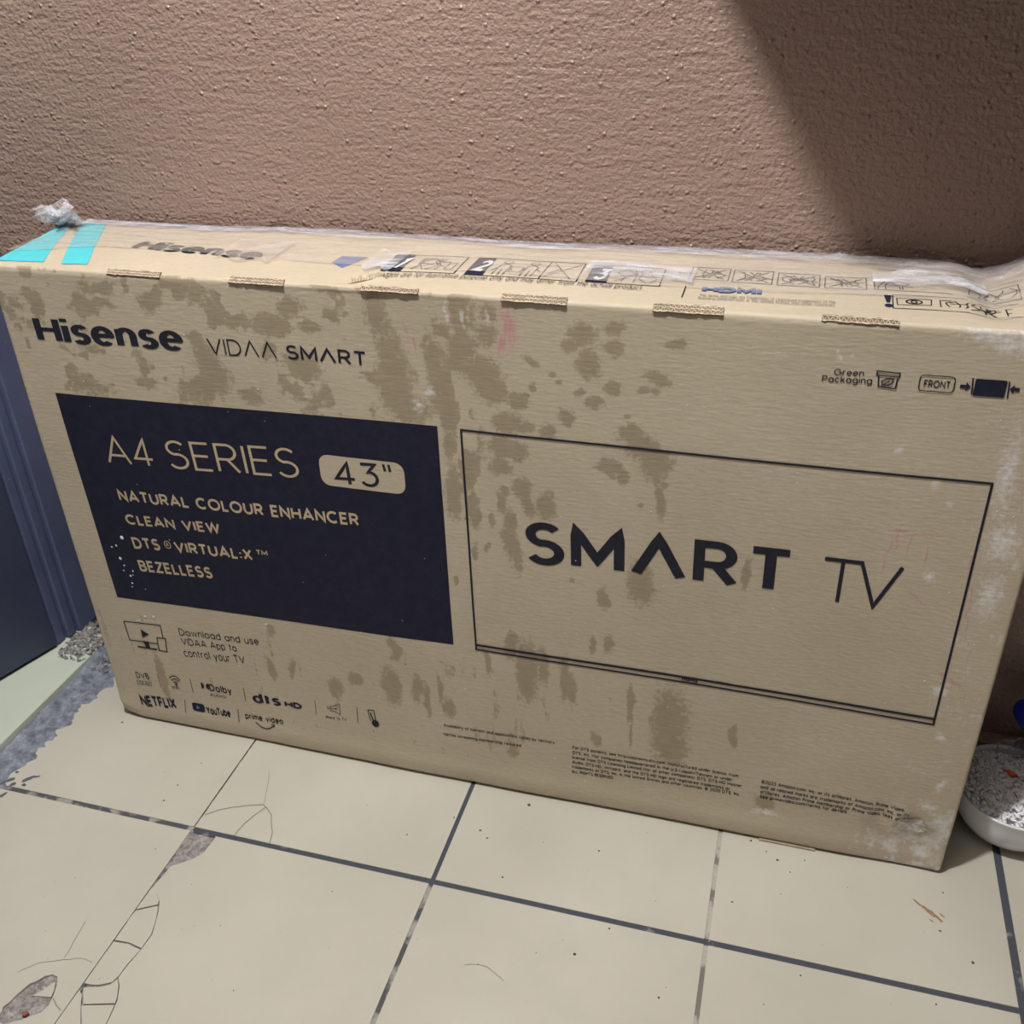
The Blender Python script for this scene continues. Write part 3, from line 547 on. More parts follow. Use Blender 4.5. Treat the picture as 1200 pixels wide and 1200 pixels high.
# smeared cement along the sill, ragged edge
ys = np.linspace(-.27, .125, 90); tt = np.linspace(0, 1, 16)
Yg, Tg = np.meshgrid(ys, tt, indexing='ij')
wid = np.interp(ys, [-.27, -.2, -.17, -.12, -.06, 0, .05, .09, .125], [.022, .036, .036, .046, .050, .050, .058, .052, .05]) + .012*(fbm(ys*60, ys*0+3.3, 4, 9)-.5)*2 + .011*(fbm(ys*260, ys*0+1.3, 4, 19)-.5)*2
Xg = SX + .0005 + Tg*np.maximum(wid, .008)[:, None]
Zg = .0002 + .0060*(1-Tg)**2.2 * (.5+fbm(Xg*90, Yg*90, 4, 4)) * (1+.9*sstep(.02, .1, Yg)) - .0012*sstep(.9, 1, Tg)
tag(grid_mesh('cement_smear', np.stack([Xg, Yg, Zg], -1), M['smear'], floor), 'rough blue-grey cement smeared along the door sill')
# paint drips and brown smudge
def flat_spot(name, c, rx, ry, mat, parent, z=.0005, seed=0, ang=0, n=16):
    r = random.Random(seed); vs = [(c[0], c[1], z+.0004)]
    for k in range(n):
        a = 2*PI*k/n; q = r.uniform(.75, 1.15); x = rx*q*math.cos(a); y = ry*q*math.sin(a)
        vs.append((c[0]+x*math.cos(ang)-y*math.sin(ang), c[1]+x*math.sin(ang)+y*math.cos(ang), z))
    b = MB(); b.add(vs, [(0, 1+k, 1+(k+1) % n) for k in range(n)]); return b.build(name, mat, parent, True)
for k, (x, y, a, c2, g) in enumerate([(-.0504,-.1351,.0085,.0032,.9),(-.0420,-.1290,.0045,.0016,.5),(-.0487,-.1453,.003,.0025,0),(-.0722,-.1423,.007,.003,.7),(-.0788,-.1505,.006,.003,.8),(-.0633,-.148,.004,.003,.8),(-.0633,-.167,.006,.0028,1.1),(-.068,-.175,.005,.002,.9),(-.073,-.1286,.003,.002,0)]):
    flat_spot('paint_drip', loc2((x, y)), a, c2, M['drip'], floor, seed=k, ang=g)
b = MB()
for k, (dx, dy, rx, ry) in enumerate([(-.012,.010,.007,.0012),(-.004,.004,.007,.0024),(.003,-.001,.006,.003),(.009,-.006,.005,.0014),(.001,-.010,.003,.001),(.012,.000,.004,.0009)]):
    r = random.Random(k); c0 = loc2((1.0463+dx, -.0544+dy)); n = 12
    vs = [(c0[0], c0[1], .0006)]
    for q in range(n):
        a = 2*PI*q/n; rr = r.uniform(.6, 1.25); X = rx*rr*math.cos(a); Y = ry*rr*math.sin(a); g = -.7
        vs.append((c0[0]+X*math.cos(g)-Y*math.sin(g), c0[1]+X*math.sin(g)+Y*math.cos(g), .0004))
    b.add(vs, [(0, 1+q, 1+(q+1) % n) for q in range(n)])
tag(b.build('dried_smudge', M['smudge'], floor), 'small brown dried smudge on the tile')
# loose grit
GR = [(.5872,-.0151,2.2),(.5413,-.0683,1.6),(.5526,-.0773,1.2),(.6844,-.0624,1.2),(.5862,-.1266,1.2),(.7161,-.1612,1.3),(.6867,-.2008,1.8),(.7794,-.2267,1.3),(.8531,-.003,1.4),(.8844,-.0241,1.6),(.8714,-.0149,1),(.9144,-.0163,1),(.8398,-.0941,1.3),(.8992,-.0374,1),(1.0551,-.0749,1.4),(1.0445,-.1635,1.2),(1.0839,-.1056,2.0),(1.0617,-.0232,1),(.1448,-.0956,1.3),(.1424,-.1227,1.4),(.1759,-.1923,1),(.1537,-.0533,1.1),(.5042,-.0575,1),(.4583,-.0965,1),(.0050,-.012,1.8),(.5923,-.2381,.8),(.9148,-.1655,1)]
for k in range(45): GR.append((random.uniform(-.03, 1.15), random.uniform(-.42, -.02), random.uniform(.35, .8)))
b = MB()
for k, (x, y, s_) in enumerate(GR):
    p = loc2((x, y)); r = s_*.001
    vs = [(p[0]+r*math.cos(a)*random.uniform(.7, 1.3), p[1]+r*math.sin(a)*random.uniform(.7, 1.3), .0) for a in [2*PI*q/6 for q in range(6)]] + [(p[0], p[1], r*.9)]
    b.add(vs, [(q, (q+1) % 6, 6) for q in range(6)])
tag(b.build('grit', M['grit'], floor), 'tiny dark crumbs scattered over the tiles', kind='stuff')
# rubble at the foot of the door frame
tag(bump_patch('crusted_mortar', -.168, SX-.001, .082, .149, .0166, .0028, M['bed'], floor, 40, 15), 'crusted grey mortar on the sill at the door frame')
b = MB(); r = random.Random(4)
for k in range(420):
    x = r.uniform(-.168, -.080); y = min(.172, max(.072, r.gauss(.118, .026))); s_ = r.uniform(.0009, .0045)*(1.2-.5*abs(x+.14)/.05)
    z = (.016 if x < SX else .004)
    q = [Vector((r.gauss(0, 1), r.gauss(0, 1), r.gauss(0, 1))).normalized()*s_*r.uniform(.7, 1.2)+Vector((x, y, z+s_*.4)) for _ in range(8)]
    bm = bmesh.new(); [bm.verts.new(v) for v in q]; bmesh.ops.convex_hull(bm, input=bm.verts)
    bm.verts.index_update(); b.add([v.co[:] for v in bm.verts], [[v.index for v in f.verts] for f in bm.faces]); bm.free()
tag(b.build('cement_rubble', rubble_mat('grey_brown_rubble', (.15, .13, .12), (.42, .42, .43), .002, 220)), 'crumbled grey cement rubble at the foot of the blue door frame', 'rubble', kind='stuff')

# skirting of white tiles with painted ledge
sk = MB(); sk.box(-.20, 2.0, .1925, YW, -.006, .050); sk = sk.build('baseboard_back', M['plaster']); tag(sk, kind='structure')
xj = 1.1295-TS*5
while xj < 1.9:
    b = MB(); b.box(max(xj, -.165)+.0012, xj+TS-.0012, .1765, .1925, -.001, .0485); b.build('skirting_tile', M['skirt'], sk, bevel=.001); xj += TS
b = MB(); b.box(-.165, 2.0, .1750, YW, .0485, .0525); b.build('painted_ledge', M['wall'], sk, bevel=.001)

# ceiling lamp and an unseen cabinet added to cast the wall shadow
t = empty('ceiling_lamp', (LAMP[0], LAMP[1], 2.45)); tag(t, 'white bulb holder hanging from the ceiling, out of frame', 'lamp')
b = MB(); b.lathe([(0, 0), (.05, 0), (.05, -.02), (.012, -.03), (.012, -.20), (.022, -.21), (.022, -.26), (0, -.26)], 24); b.build('bulb_holder', M['lampshell'], t, True)
CZ = 1.20
t = empty('shadow_cabinet', (.533, YW, CZ)); tag(t, 'unseen brown cabinet added to cast the wall shadow, slanted left end, high on the right above the frame', 'cabinet')
b = MB(); b.prism([(0, 0), (.185, -.278), (1.1, -.278), (1.1, 0)], 0, .60); b.build('body', M['cabinet'], t, bevel=.001)  # slanted end shaped to set the edge of the wall shadow
for k in range(2):
    b = MB(); b.box(.190+k*.455, .640+k*.455, -.294, -.279, .004, .596); d = b.build('door', M['cabinet'], t, bevel=.002)
    b = MB(); xx = .60 if k == 0 else .69; b.tube([(xx, -.295, .08), (xx, -.316, .08), (xx, -.316, .20), (xx, -.295, .20)], .005, 8); b.build('handle', simple('steel_handle', (.5, .5, .5), .3, metal=1), d, True)

# ---------------------------------------------------------------- the television carton
BW, BH, BD = 1.060, .6365, .178
def faceY(u, v):
    """small hollows and swellings of the front board"""
    u = np.asarray(u, float); v = np.asarray(v, float)
    y = .0016*np.sin(u*9.1+.7)*np.sin(v*8+.4) + .0022*(fbm(u*7+3, v*7+1, 3, 31)-.5)
    y = y - .0016*np.exp(-((v-.022)/.016)**2)                                   # folded bulge above the bottom edge
    y = y + .0045*np.exp(-(((u-1.02)/.05)**2+((v-.03)/.035)**2))               # crushed lower right corner
    y = y + .0016*np.exp(-(((u-1.0)/.04)**2+((v-.075)/.02)**2))*np.sin(u*180)
    y = y + .003*sstep(.045, 0, u+v*1.3)                                       # blunted lower left corner
    return y
def topZ(x, y):
    x = np.asarray(x, float); y = np.asarray(y, float)
    z = .0015*np.sin(x*14)*np.sin(y*25) + .0016*(fbm(x*12, y*14, 3, 41)-.5)
    b = sstep(.01, .05, y)
    z = z + b*.012*np.exp(-(((x-1.045)/.018)**2))*sstep(.03, .14, y)
    z = z - b*.007*np.exp(-(((x-.995)/.016)**2))
    z = z - .003*np.exp(-(((x-.425)/.03)**2+((y-.02)/.02)**2))
    z = z - .004*sstep(.12, 0, x)*0
    return z
def Fp(u, v, h=0.0): return (u, float(faceY(u, v))-h, v)
def FpA(q, h):
    a = np.array(q); y = faceY(a[:, 0], a[:, 1])-h; return np.stack([a[:, 0], y, a[:, 1]], 1)
def TpA(q, h):
    a = np.array(q); z = BH+topZ(a[:, 0], a[:, 1])+h; return np.stack([a[:, 0], a[:, 1], z], 1)
def flat_art(name, polys, mat, parent, P, h):
    vs = [p for f in polys for p in f]
    if not vs: return None
    A = P(vs, h*.8); me = bpy.data.meshes.new(name); fs = []; k = 0
    for f in polys: fs.append(tuple(range(k, k+len(f)))); k += len(f)
    me.from_pydata(A.tolist(), [], fs); me.update(); o = bpy.data.objects.new(name, me); C.objects.link(o); me.materials.append(mat); o.parent = parent
    return o
box = empty('television_box'); tag(box, 'large scuffed brown cardboard television carton standing on its long edge against the brown wall', 'box')

# outline ring (y, z), front part dense
rb, rt = .009, .004
ring = [(.168, .0006), (.12, .0004), (.06, .0004), (.02, .0004)]
ring += [(rb-rb*math.sin(a), rb-rb*math.cos(a)+.0004) for a in np.radians([0, 18, 36, 54, 72])]
nf = 392; ring += [(0.0, z) for z in np.linspace(rb+.0004, BH-rt, nf)]
iF0, iF1 = 9, 9+nf
ring += [(rt-rt*math.cos(a), BH-rt+rt*math.sin(a)) for a in np.radians([20, 40, 60, 80])]
ys = np.linspace(rt+.001, BD-.006, 60); iT0 = len(ring); ring += [(y, BH) for y in ys]; iT1 = len(ring)
ring += [(BD-.002, BH-.002), (BD, BH-.006)] + [(BD-(BH-z)*.012, z) for z in np.linspace(BH-.03, .03, 14)] + [(BD-.0085, .004)]
ring = np.array(ring); nr = len(ring)
us = np.concatenate([[0, .0006, .0018, .0035], np.linspace(.005, BW-.005, 660), [BW-.0035, BW-.0018, BW-.0006, BW]])
U, K = np.meshgrid(us, np.arange(nr), indexing='ij')
Y = ring[K, 0].copy(); Z = ring[K, 1].copy(); X = U.copy()
# soften the vertical edges
e = np.minimum(U, BW-U); inset = .0025*(1-np.sqrt(np.clip(1-(1-np.clip(e/.0035, 0, 1))**2, 0, 1)))
Y = BD/2+(Y-BD/2)*(1-inset/(BD/2)); Z = BH/2+(Z-BH/2)*(1-inset/(BH/2))
infront = np.clip(1-ring[K, 0]/.012, 0, 1)*(ring[K, 1] < BH-.001)
fade = sstep(0, .012, U)*sstep(0, .012, BW-U)
Y = Y + faceY(X, np.clip(Z, 0, BH))*np.where(ring[K, 1] < BH-rt, infront, infront*0+infront*.6)
ontop = (ring[K, 1] > BH-.0005)
Z = Z + np.where(ontop, topZ(X, Y)*sstep(.003, .02, Y), 0)
# the back of the left end is pulled outwards, corners crushed
X = X - .030*sstep(.20, 0, U)*np.clip(Y/BD, 0, 1)*(Z/BH)**2 - .006*sstep(.10, 0, U)*0
cr = sstep(.040, 0, U)*sstep(.035, 0, Z); X = X + .004*cr; Z = Z + .003*cr*sstep(.04, 0, U)
carton = grid_mesh('carton', np.stack([X, Y, Z], -1), M['card'], box, True, True)
# marks painted by position: R damp stain, G white scuff, B pink rub
uu = U; vv = Z
MK = np.zeros((len(us), nr, 4), np.float32); MK[..., 3] = 1
wu = uu + .006*(fbm(uu*45, vv*45, 3, 5)-.5)*2; wv = vv + .006*(fbm(uu*45+9, vv*45+4, 3, 6)-.5)*2
front = (ring[K, 0] < .004) & (ring[K, 1] < BH-.0005)
def paint(ch, L, amp=1.0, soft=.35):
    for (cx, cy, rx, ry, a) in L:
        t = math.radians(-a); c_, s_ = math.cos(t), math.sin(t); R_ = max(rx, ry)*1.6+.008
        i0, i1 = np.searchsorted(us, [cx-R_, cx+R_])
        dx = wu[i0:i1]-cx; dy = wv[i0:i1]-cy
        q = np.sqrt(((dx*c_+dy*s_)/rx)**2+((-dx*s_+dy*c_)/ry)**2)
        MK[i0:i1, :, ch] = np.maximum(MK[i0:i1, :, ch], amp*np.clip(.5+(1-q)*soft*3*.5, 0, 1)*front[i0:i1])
paint(0, ST)
# general blotching of the upper left half and faint runs below
reg = sstep(.66, .40, uu)*sstep(.44, .52, vv)
bl = fbm(uu*42, vv*42, 4, 77); MK[..., 0] = np.maximum(MK[..., 0], np.clip((bl-.46)*3.2, 0, .72)*reg*front)
sm = sstep(.58, .52, uu)*sstep(.48, .51, uu)*sstep(.30, .42, vv)
MK[..., 0] = np.maximum(MK[..., 0], np.clip((fbm(uu*55, vv*35, 4, 17)-.42)*4, 0, .8)*sm*front)
st = fbm(uu*110, vv*22, 3, 55); reg2 = sstep(.92, .60, uu)*sstep(.24, .18, vv)*sstep(.02, .06, vv)
MK[..., 0] = np.maximum(MK[..., 0], np.clip((st-.66)*5, 0, .5)*reg2*front)
paint(1, WH, .85); paint(2, PK, .9)
rub = fbm(uu*60, vv*60, 4, 91)
MK[..., 1] = np.maximum(MK[..., 1], (sstep(.60, .634, vv)*sstep(.96, 1.04, uu)*np.clip(rub*1.5, 0, 1)*.9 + sstep(.13, .03, vv)*sstep(.93, 1.03, uu)*np.clip(rub*1.3-.15, 0, 1)*.9 + sstep(.93, 1.03, uu)*np.clip(rub-.25, 0, 1)*.9 + sstep(.045, .02, vv)*sstep(.5, .7, uu)*np.clip(rub-.25, 0, 1)*.6)*front)
ca_ = carton.data.color_attributes.new('marks', 'FLOAT_COLOR', 'POINT'); ca_.data.foreach_set('color', MK.reshape(-1))

# --- printing on the front
panel_u = np.linspace(0, 1, 90); panel_v = np.linspace(0, 1, 60)
PU, PV = np.meshgrid(panel_u, panel_v, indexing='ij')
q00, q10, q11, q01 = [np.array(p) for p in ((.0440, .2090), (.4982, .2212), (.4972, .4975), (.0417, .4925))]
PP = (1-PU)[..., None]*(1-PV)[..., None]*q00 + PU[..., None]*(1-PV)[..., None]*q10 + PU[..., None]*PV[..., None]*q11 + (1-PU)[..., None]*PV[..., None]*q01
A = FpA(PP.reshape(-1, 2), .00022).reshape(90, 60, 3)
tag(grid_mesh('printed_panel', A, M['navy'], box), 'dark navy printed rectangle on the left half of the front')
pill = rrect(.3585, .4130, .4567, .4505, .011); pl = dens(pill, .006, True)[:-1]; c1 = np.array([.4076, .4317])
tag(flat_art('size_badge', sum([[ (tuple(c1+(np.array(p)-c1)*a), tuple(c1+(np.array(q_)-c1)*a), tuple(c1+(np.array(q_)-c1)*b_), tuple(c1+(np.array(p)-c1)*b_))[::-1] for p, q_ in zip(pl, pl[1:]+pl[:1])] for a, b_ in zip([1, .8, .6, .4, .2], [.8, .6, .4, .2, .001])], []), M['card'], box, FpA, .0007), 'rounded kraft badge reading 43 inch')
for k, (s, u0, v0, u1, v1, cap, wt) in enumerate(FT):
    inpanel = u1 < .42 and .25 < v0 < .42 and s not in '43'
    mt = M['bare'] if inpanel else M['black']
    if s in ('VIDVV',) : s = 'VID^^'
    if s == 'TV': s = '~'
    if s == 'SMART': s = 'SM^RT'
    if s in ('DVB', 'WiFi', 'AUDIO'): mt = M['faint']
    asp = 1.0
    if k == 0: wt = .27; asp = 1.75
    if s == 'SM^RT' and cap > .03: wt = .21; asp = 1.3
    if s == 'dts': asp = 1.5
    fine = cap < .0056
    if fine: wt = .17
    o = flat_art('small_print_line' if fine else 'lettering', text_quads(s, u0, v0, u1, v1, cap, wt, asp), mt, box, FpA, .0010 if s in '43' else .0006)
extra = []
def art(name, quads, mat='black', h=.0008, label=None, P=FpA, parent=box):
    o = flat_art(name, quads, M[mat], parent, P, h)
    if label: tag(o, label)
    return o
art('lettering', line_quads([(.4335, .4470), (.4350, .4390)], .0030), 'black', .0011)
art('lettering', line_quads([(.4395, .4472), (.4408, .4388)], .0030), 'black', .0011)
art('lettering', line_quads(arc(.1405, .3035, .0042, .0052, 0, 360, 18), .0011)+text_quads('R', .1390, .3008, .1422, .3010, .0050, .2), 'bare', .0009)
art('lettering', text_quads('TM', .2605, .3078, .2755, .3084, .0068, .2), 'bare', .0009)
fr = [(.5226, .4964), (1.0142, .4966), (1.0150, .2165), (.5255, .2196)]
art('screen_outline', line_quads(dens(fr, .01, True), .0022), 'black', .0008, 'thin black rectangle drawn as a television screen')
art('screen_outline', line_quads(dens([(.5255, .2262), (1.0148, .2238)], .01), .0030), 'black', .0009, 'thick lower line of the drawn screen')
art('lettering', text_quads('Hisense', .7590, .2205, .7760, .2205, .0038, .25), 'black', .0009)
# screen-and-phone icon
art('icon', line_quads([(.0437, .171), (.0982, .1741), (.0976, .1535)], .0014)+line_quads([(.0437, .171), (.0447, .1407), (.0862, .1420)], .0014)
    + [[(.0663, .1621), (.0659, .1482), (.0768, .1556)]] + [[(.0660, .1427), (.0670, .1329), (.0735, .1331), (.0735, .1432)]]
    + line_quads([(.0543, .1315), (.084, .1322)], .0022) + line_quads([(.0879, .1523), (.1008, .1533), (.098, .1312), (.0865, .1311)], .0014, True), 'black', .0008, 'line icon of a television with a phone')
for a, b2 in [((.0733,.0897),(.0734,.0662)),((.1232,.0912),(.1231,.0678)),((.2026,.0934),(.202,.0701)),((.3045,.0951),(.3034,.0706)),((.3626,.0965),(.3613,.0707)),((.1068,.0525),(.1041,.0292)),((.187,.0536),(.1852,.0308))]:
    art('divider_line', line_quads([a, b2], .0009), 'faint')
art('icon', line_quads([(.0378,.0714),(.0598,.0723),(.059,.0656),(.0374,.0646)], .0007, True)+text_quads('T2 S2', .0400, .0662, .0570, .0668, .0038, .2), 'faint')
wf = []
for r_ in (.0125, .0085, .0045): wf += line_quads(arc(.0992, .0752, r_*.85, r_*1.25, 40, 140, 8), .0014)
art('icon', wf+poly_fan(arc(.0992, .0764, .0014, .0020, 0, 330, 11)), 'black', .0008, 'wireless signal icon')
dd = arc(.1384, .0835, .0046, .0052, 90, -90, 8); d2 = arc(.1500, .0835, .0046, .0052, 90, 270, 8)
art('icon', poly_fan(dd), 'black')
art('icon', poly_fan(d2), 'black')
art('icon', poly_fan(rrect(.1168, .0362, .1356, .0500, .0035)), 'navy', .0008, 'dark rounded play button badge')
art('icon', [[(.1232, .0465), (.1232, .0395), (.1288, .0430)]], 'bluegrey', .0011)
sm_ = [(.2105+.027*t, .0362-.0075*math.sin(PI*t)) for t in np.linspace(0, 1, 12)]
art('icon', line_quads(sm_, .0016)+line_quads([(.2330, .0378), (.2382, .0380), (.2372, .0335)], .0012), 'black', .0008, 'curved arrow below the lettering')
art('icon', line_quads([(.3250,.0900),(.3300,.0905),(.3389,.0969),(.3376,.0782),(.3300,.0825),(.3250,.0820)], .0009, True)+line_quads([(.3200,.0862),(.3340,.0868)], .0008)+line_quads([(.3215,.0900),(.3215,.0825)], .0008)+[[(.3318,.0890),(.3318,.0850),(.3350,.0870)]], 'faint')
art('icon', line_quads([(.3775,.0956),(.3857,.0967),(.3868,.0800)], .0012)+line_quads([(.3775,.0956),(.3795,.0780)], .0012)+line_quads([(.3805,.0915),(.3835,.0790)], .0018)+poly_fan(arc(.3857, .0750, .0050, .0058, 0, 345, 16)), 'black', .0008, 'hand pointing icon')
# green packaging, FRONT and arrows
art('icon', line_quads([(.9037,.5936),(.9224,.5928),(.9222,.5893),(.9038,.5900)], .0011, True)+line_quads([(.9055,.5893),(.9066,.5797),(.9205,.5786),(.9212,.5885)], .0012)
    + line_quads([(.9098,.5812),(.9088,.5845),(.9120,.5868),(.9178,.5872),(.9172,.5835),(.9145,.5812),(.9105,.5815)], .0010)+line_quads([(.9090,.5803),(.9150,.5852)], .0009), 'black', .0008, 'box icon with a leaf')
art('icon', line_quads(rrect(.9388, .5788, .9665, .5930, .003), .0009, True), 'black')
art('icon', [[(.9710,.5870),(.9710,.5838),(.9760,.5838),(.9760,.5870)], [(.9755,.5895),(.9755,.5815),(.9795,.5855)]] + line_quads([(.9797,.5935),(.9812,.5787)], .0012), 'black')
art('icon', line_quads([(1.0080,.5927),(1.0092,.5778)], .0012) + [[(1.0170,.5876),(1.0125,.5876),(1.0125,.5844),(1.0170,.5844)], [(1.0128,.5900),(1.0092,.5860),(1.0128,.5820)]], 'black')
art('icon', poly_fan(rrect(.9820, .5779, 1.0066, .5932, .0015)), 'navy', .0008, 'black rectangle icon between two arrows')

# --- printing on the top
def tq(pts, mat, name='icon', h=.0006, label=None):
    return art(name, [pts], mat, h, label, TpA)
def tgrid(name, c, mat, h, label, n=(14, 20)):
    a, b_, c_, d = [np.array(p) for p in c]; s_, t_ = np.meshgrid(np.linspace(0, 1, n[0]), np.linspace(0, 1, n[1]), indexing='ij'); s_ = s_[..., None]; t_ = t_[..., None]
    Q = (1-s_)*(1-t_)*a+s_*(1-t_)*b_+s_*t_*c_+(1-s_)*t_*d
    return tag(grid_mesh(name, TpA(Q.reshape(-1, 2), h).reshape(n[0], n[1], 3), M[mat], box), label)
tgrid('colour_band', [(.0010, .0110), (.0590, .0150), (-.0140, .1560), (-.0255, .1560)], 'turq', .0005, 'wide turquoise printed band at the left end of the top')
tgrid('colour_band', [(.0830, .0128), (.1140, .0153), (.0248, .1710), (-.0100, .1700)], 'turq', .0005, 'narrow turquoise printed band beside the wide one')
for k, (s, u0, v0, u1, v1, cap, wt) in enumerate(TT):
    mt = 'black'
    if s in ('1', '2', '3'): mt = 'bare'
    if k == 5: mt = 'bluegrey'
    if k == 4 or k > 5: mt = 'faint'
    if k == 0: wt = .27
    if s in '123': u0, u1, mt = {'1': (.4330, .4400), '2': (.5200, .5315), '3': (.6405, .6520)}[s]+('speck',)
    q = text_quads(s, u0, v0, u1, v1, cap, wt, 1.75 if k == 0 else 1.0)
    art('small_print_line' if k in (4, 6, 7) else 'lettering', q, mt, .0018 if s in '123' else .0016, None, TpA)
def lq(pts, w=.0011, closed=False): return line_quads(dens(pts, .02, closed), w)
# numbered picture panels with little drawings
def scribble(x0, x1, y0, y1, n, seed):
    r = random.Random(seed); q = []
    for k in range(n):
        x = x0+(x1-x0)*(k+.5)/n; pts = [(x+r.uniform(-.006, .006), y0+(y1-y0)*t) for t in (0, .35, .7, 1)]
        q += line_quads(pts, .0011)
        if k % 2: q += line_quads([(x-.006, y0+(y1-y0)*.55), (x+.008, y0+(y1-y0)*r.uniform(.3, .8))], .0011)
    return q
art('icon_panel', lq([(.4268,.0572),(.4230,.1136),(.5012,.1150),(.5048,.0556)], .0013, True), 'black', .0006, 'first numbered picture panel', TpA)
tgrid('number_block', [(.4268,.0572),(.4475,.0570),(.4440,.1135),(.4235,.1130)], 'navy', .0008, 'dark block behind the numeral 1', (4, 8))
art('icon', lq([(.4560,.100),(.470,.104),(.478,.094),(.490,.092)])+lq([(.458,.070),(.475,.088),(.489,.075)])+lq([(.4900,.068),(.4900,.090),(.4975,.090),(.4975,.068)], .0010, True)+scribble(.455, .485, .066, .104, 4, 3), 'faint', .0007, None, TpA)
art('icon_panel', lq([(.5161,.0542),(.5130,.1145),(.6245,.1135),(.6278,.0538)], .0013, True)+lq([(.590,.1138),(.5905,.0540)], .0012), 'black', .0006, 'second numbered picture panel', TpA)
tgrid('number_block', [(.5161,.0542),(.5345,.0542),(.5317,.1150),(.5130,.1145)], 'navy', .0008, 'dark block behind the numeral 2', (4, 8))
for cx in (.5480, .5760):   # two carrying figures
    art('icon', lq(arc(cx, .1020, .0045, .0055, 0, 360, 12), .0010)+lq([(cx-.006,.060),(cx-.005,.090),(cx,.096),(cx+.006,.090),(cx+.005,.060)])+lq([(cx,.058),(cx,.078)])+lq([(cx-.005,.085),(cx-.010,.070)])+lq([(cx+.005,.085),(cx+.011,.074)]), 'faint', .0007, None, TpA)
art('icon', lq([(.556,.070),(.568,.070),(.568,.088),(.556,.088)], .001, True), 'faint', .0007, None, TpA)
art('icon', lq([(.594,.110),(.620,.060)])+lq([(.594,.062),(.622,.108)])+lq([(.596,.072),(.604,.088),(.612,.076)]), 'faint', .0007, None, TpA)
art('icon_panel', lq([(.6365,.0554),(.6338,.1110),(.7045,.1118),(.7061,.0583)], .0013, True), 'black', .0006, 'third numbered picture panel', TpA)
tgrid('number_block', [(.6365,.0554),(.6562,.0556),(.6530,.1112),(.6338,.1110)], 'navy', .0008, 'dark block behind the numeral 3', (4, 8))
art('icon', scribble(.662, .700, .064, .100, 5, 8)+lq([(.660,.080),(.702,.084)]), 'faint', .0007, None, TpA)
art('divider_line', lq([(.730,.0655),(.7306,.0319)], .0012), 'black', .0006, None, TpA)
for k, (x0, x1, y0, y1) in enumerate([(.7298,.7661,.0880,.1230),(.7700,.8064,.0860,.1215),(.8114,.8491,.0850,.1190),(.8540,.8904,.0840,.1165)]):
    art('icon_panel', lq([(x0, y0), (x1, y0), (x1, y1), (x0, y1)], .0011, True)+lq([(x0+.004, y0+.004), (x1-.004, y1-.004)])+lq([(x0+.004, y1-.004), (x1-.004, y0+.004)]) + scribble(x0+.006, x1-.006, y0+.006, y1-.006, 4, k+20), 'black', .0006, None, TpA)
art('icon_panel', lq([(.8973,.0860),(1.018,.0780),(1.020,.1180),(.8973,.1182)], .0011, True)+scribble(.903, .925, .088, .112, 4, 31)+scribble(.972, 1.016, .086, .112, 6, 33), 'black', .0006, 'long picture panel near the right end', TpA)
art('lettering', [[(.9045,.0700),(.9062,.0500),(.9090,.0500),(.9110,.0700)]]+poly_fan(arc(.9076, .0415, .0034, .0045, 0, 330, 11)), 'navy', .0008, 'exclamation mark', TpA)
art('icon_panel', lq([(.9120,.0730),(.9700,.0700),(1.050,.0660),(1.050,.0340),(.9700,.0350),(.9110,.0350)], .0011, True)
    + lq([(.9150,.0630),(.9435,.0620),(.9425,.0470),(.9150,.0450)], .001, True)+lq(arc(.9290, .0545, .0065, .0055, 0, 360, 14), .0016)+lq(arc(.9290, .0545, .0025, .0030, 0, 360, 10), .0012)
    + lq([(.9500,.0440),(.9505,.0610),(.9600,.0610)])+scribble(.956, .972, .046, .060, 3, 41)+scribble(.978, .998, .044, .062, 5, 43)+lq([(1.004,.044),(1.004,.060),(1.022,.052)])+lq([(1.004,.050),(1.024,.045)]), 'black', .0006, 'warning picture panel with exclamation mark', TpA)
art('icon', [[(.3640,.0770),(.3825,.0615),(.3960,.0990),(.3660,.0985)]], 'bluegrey', .0006, 'smudged blue arrow print under the tape', TpA)

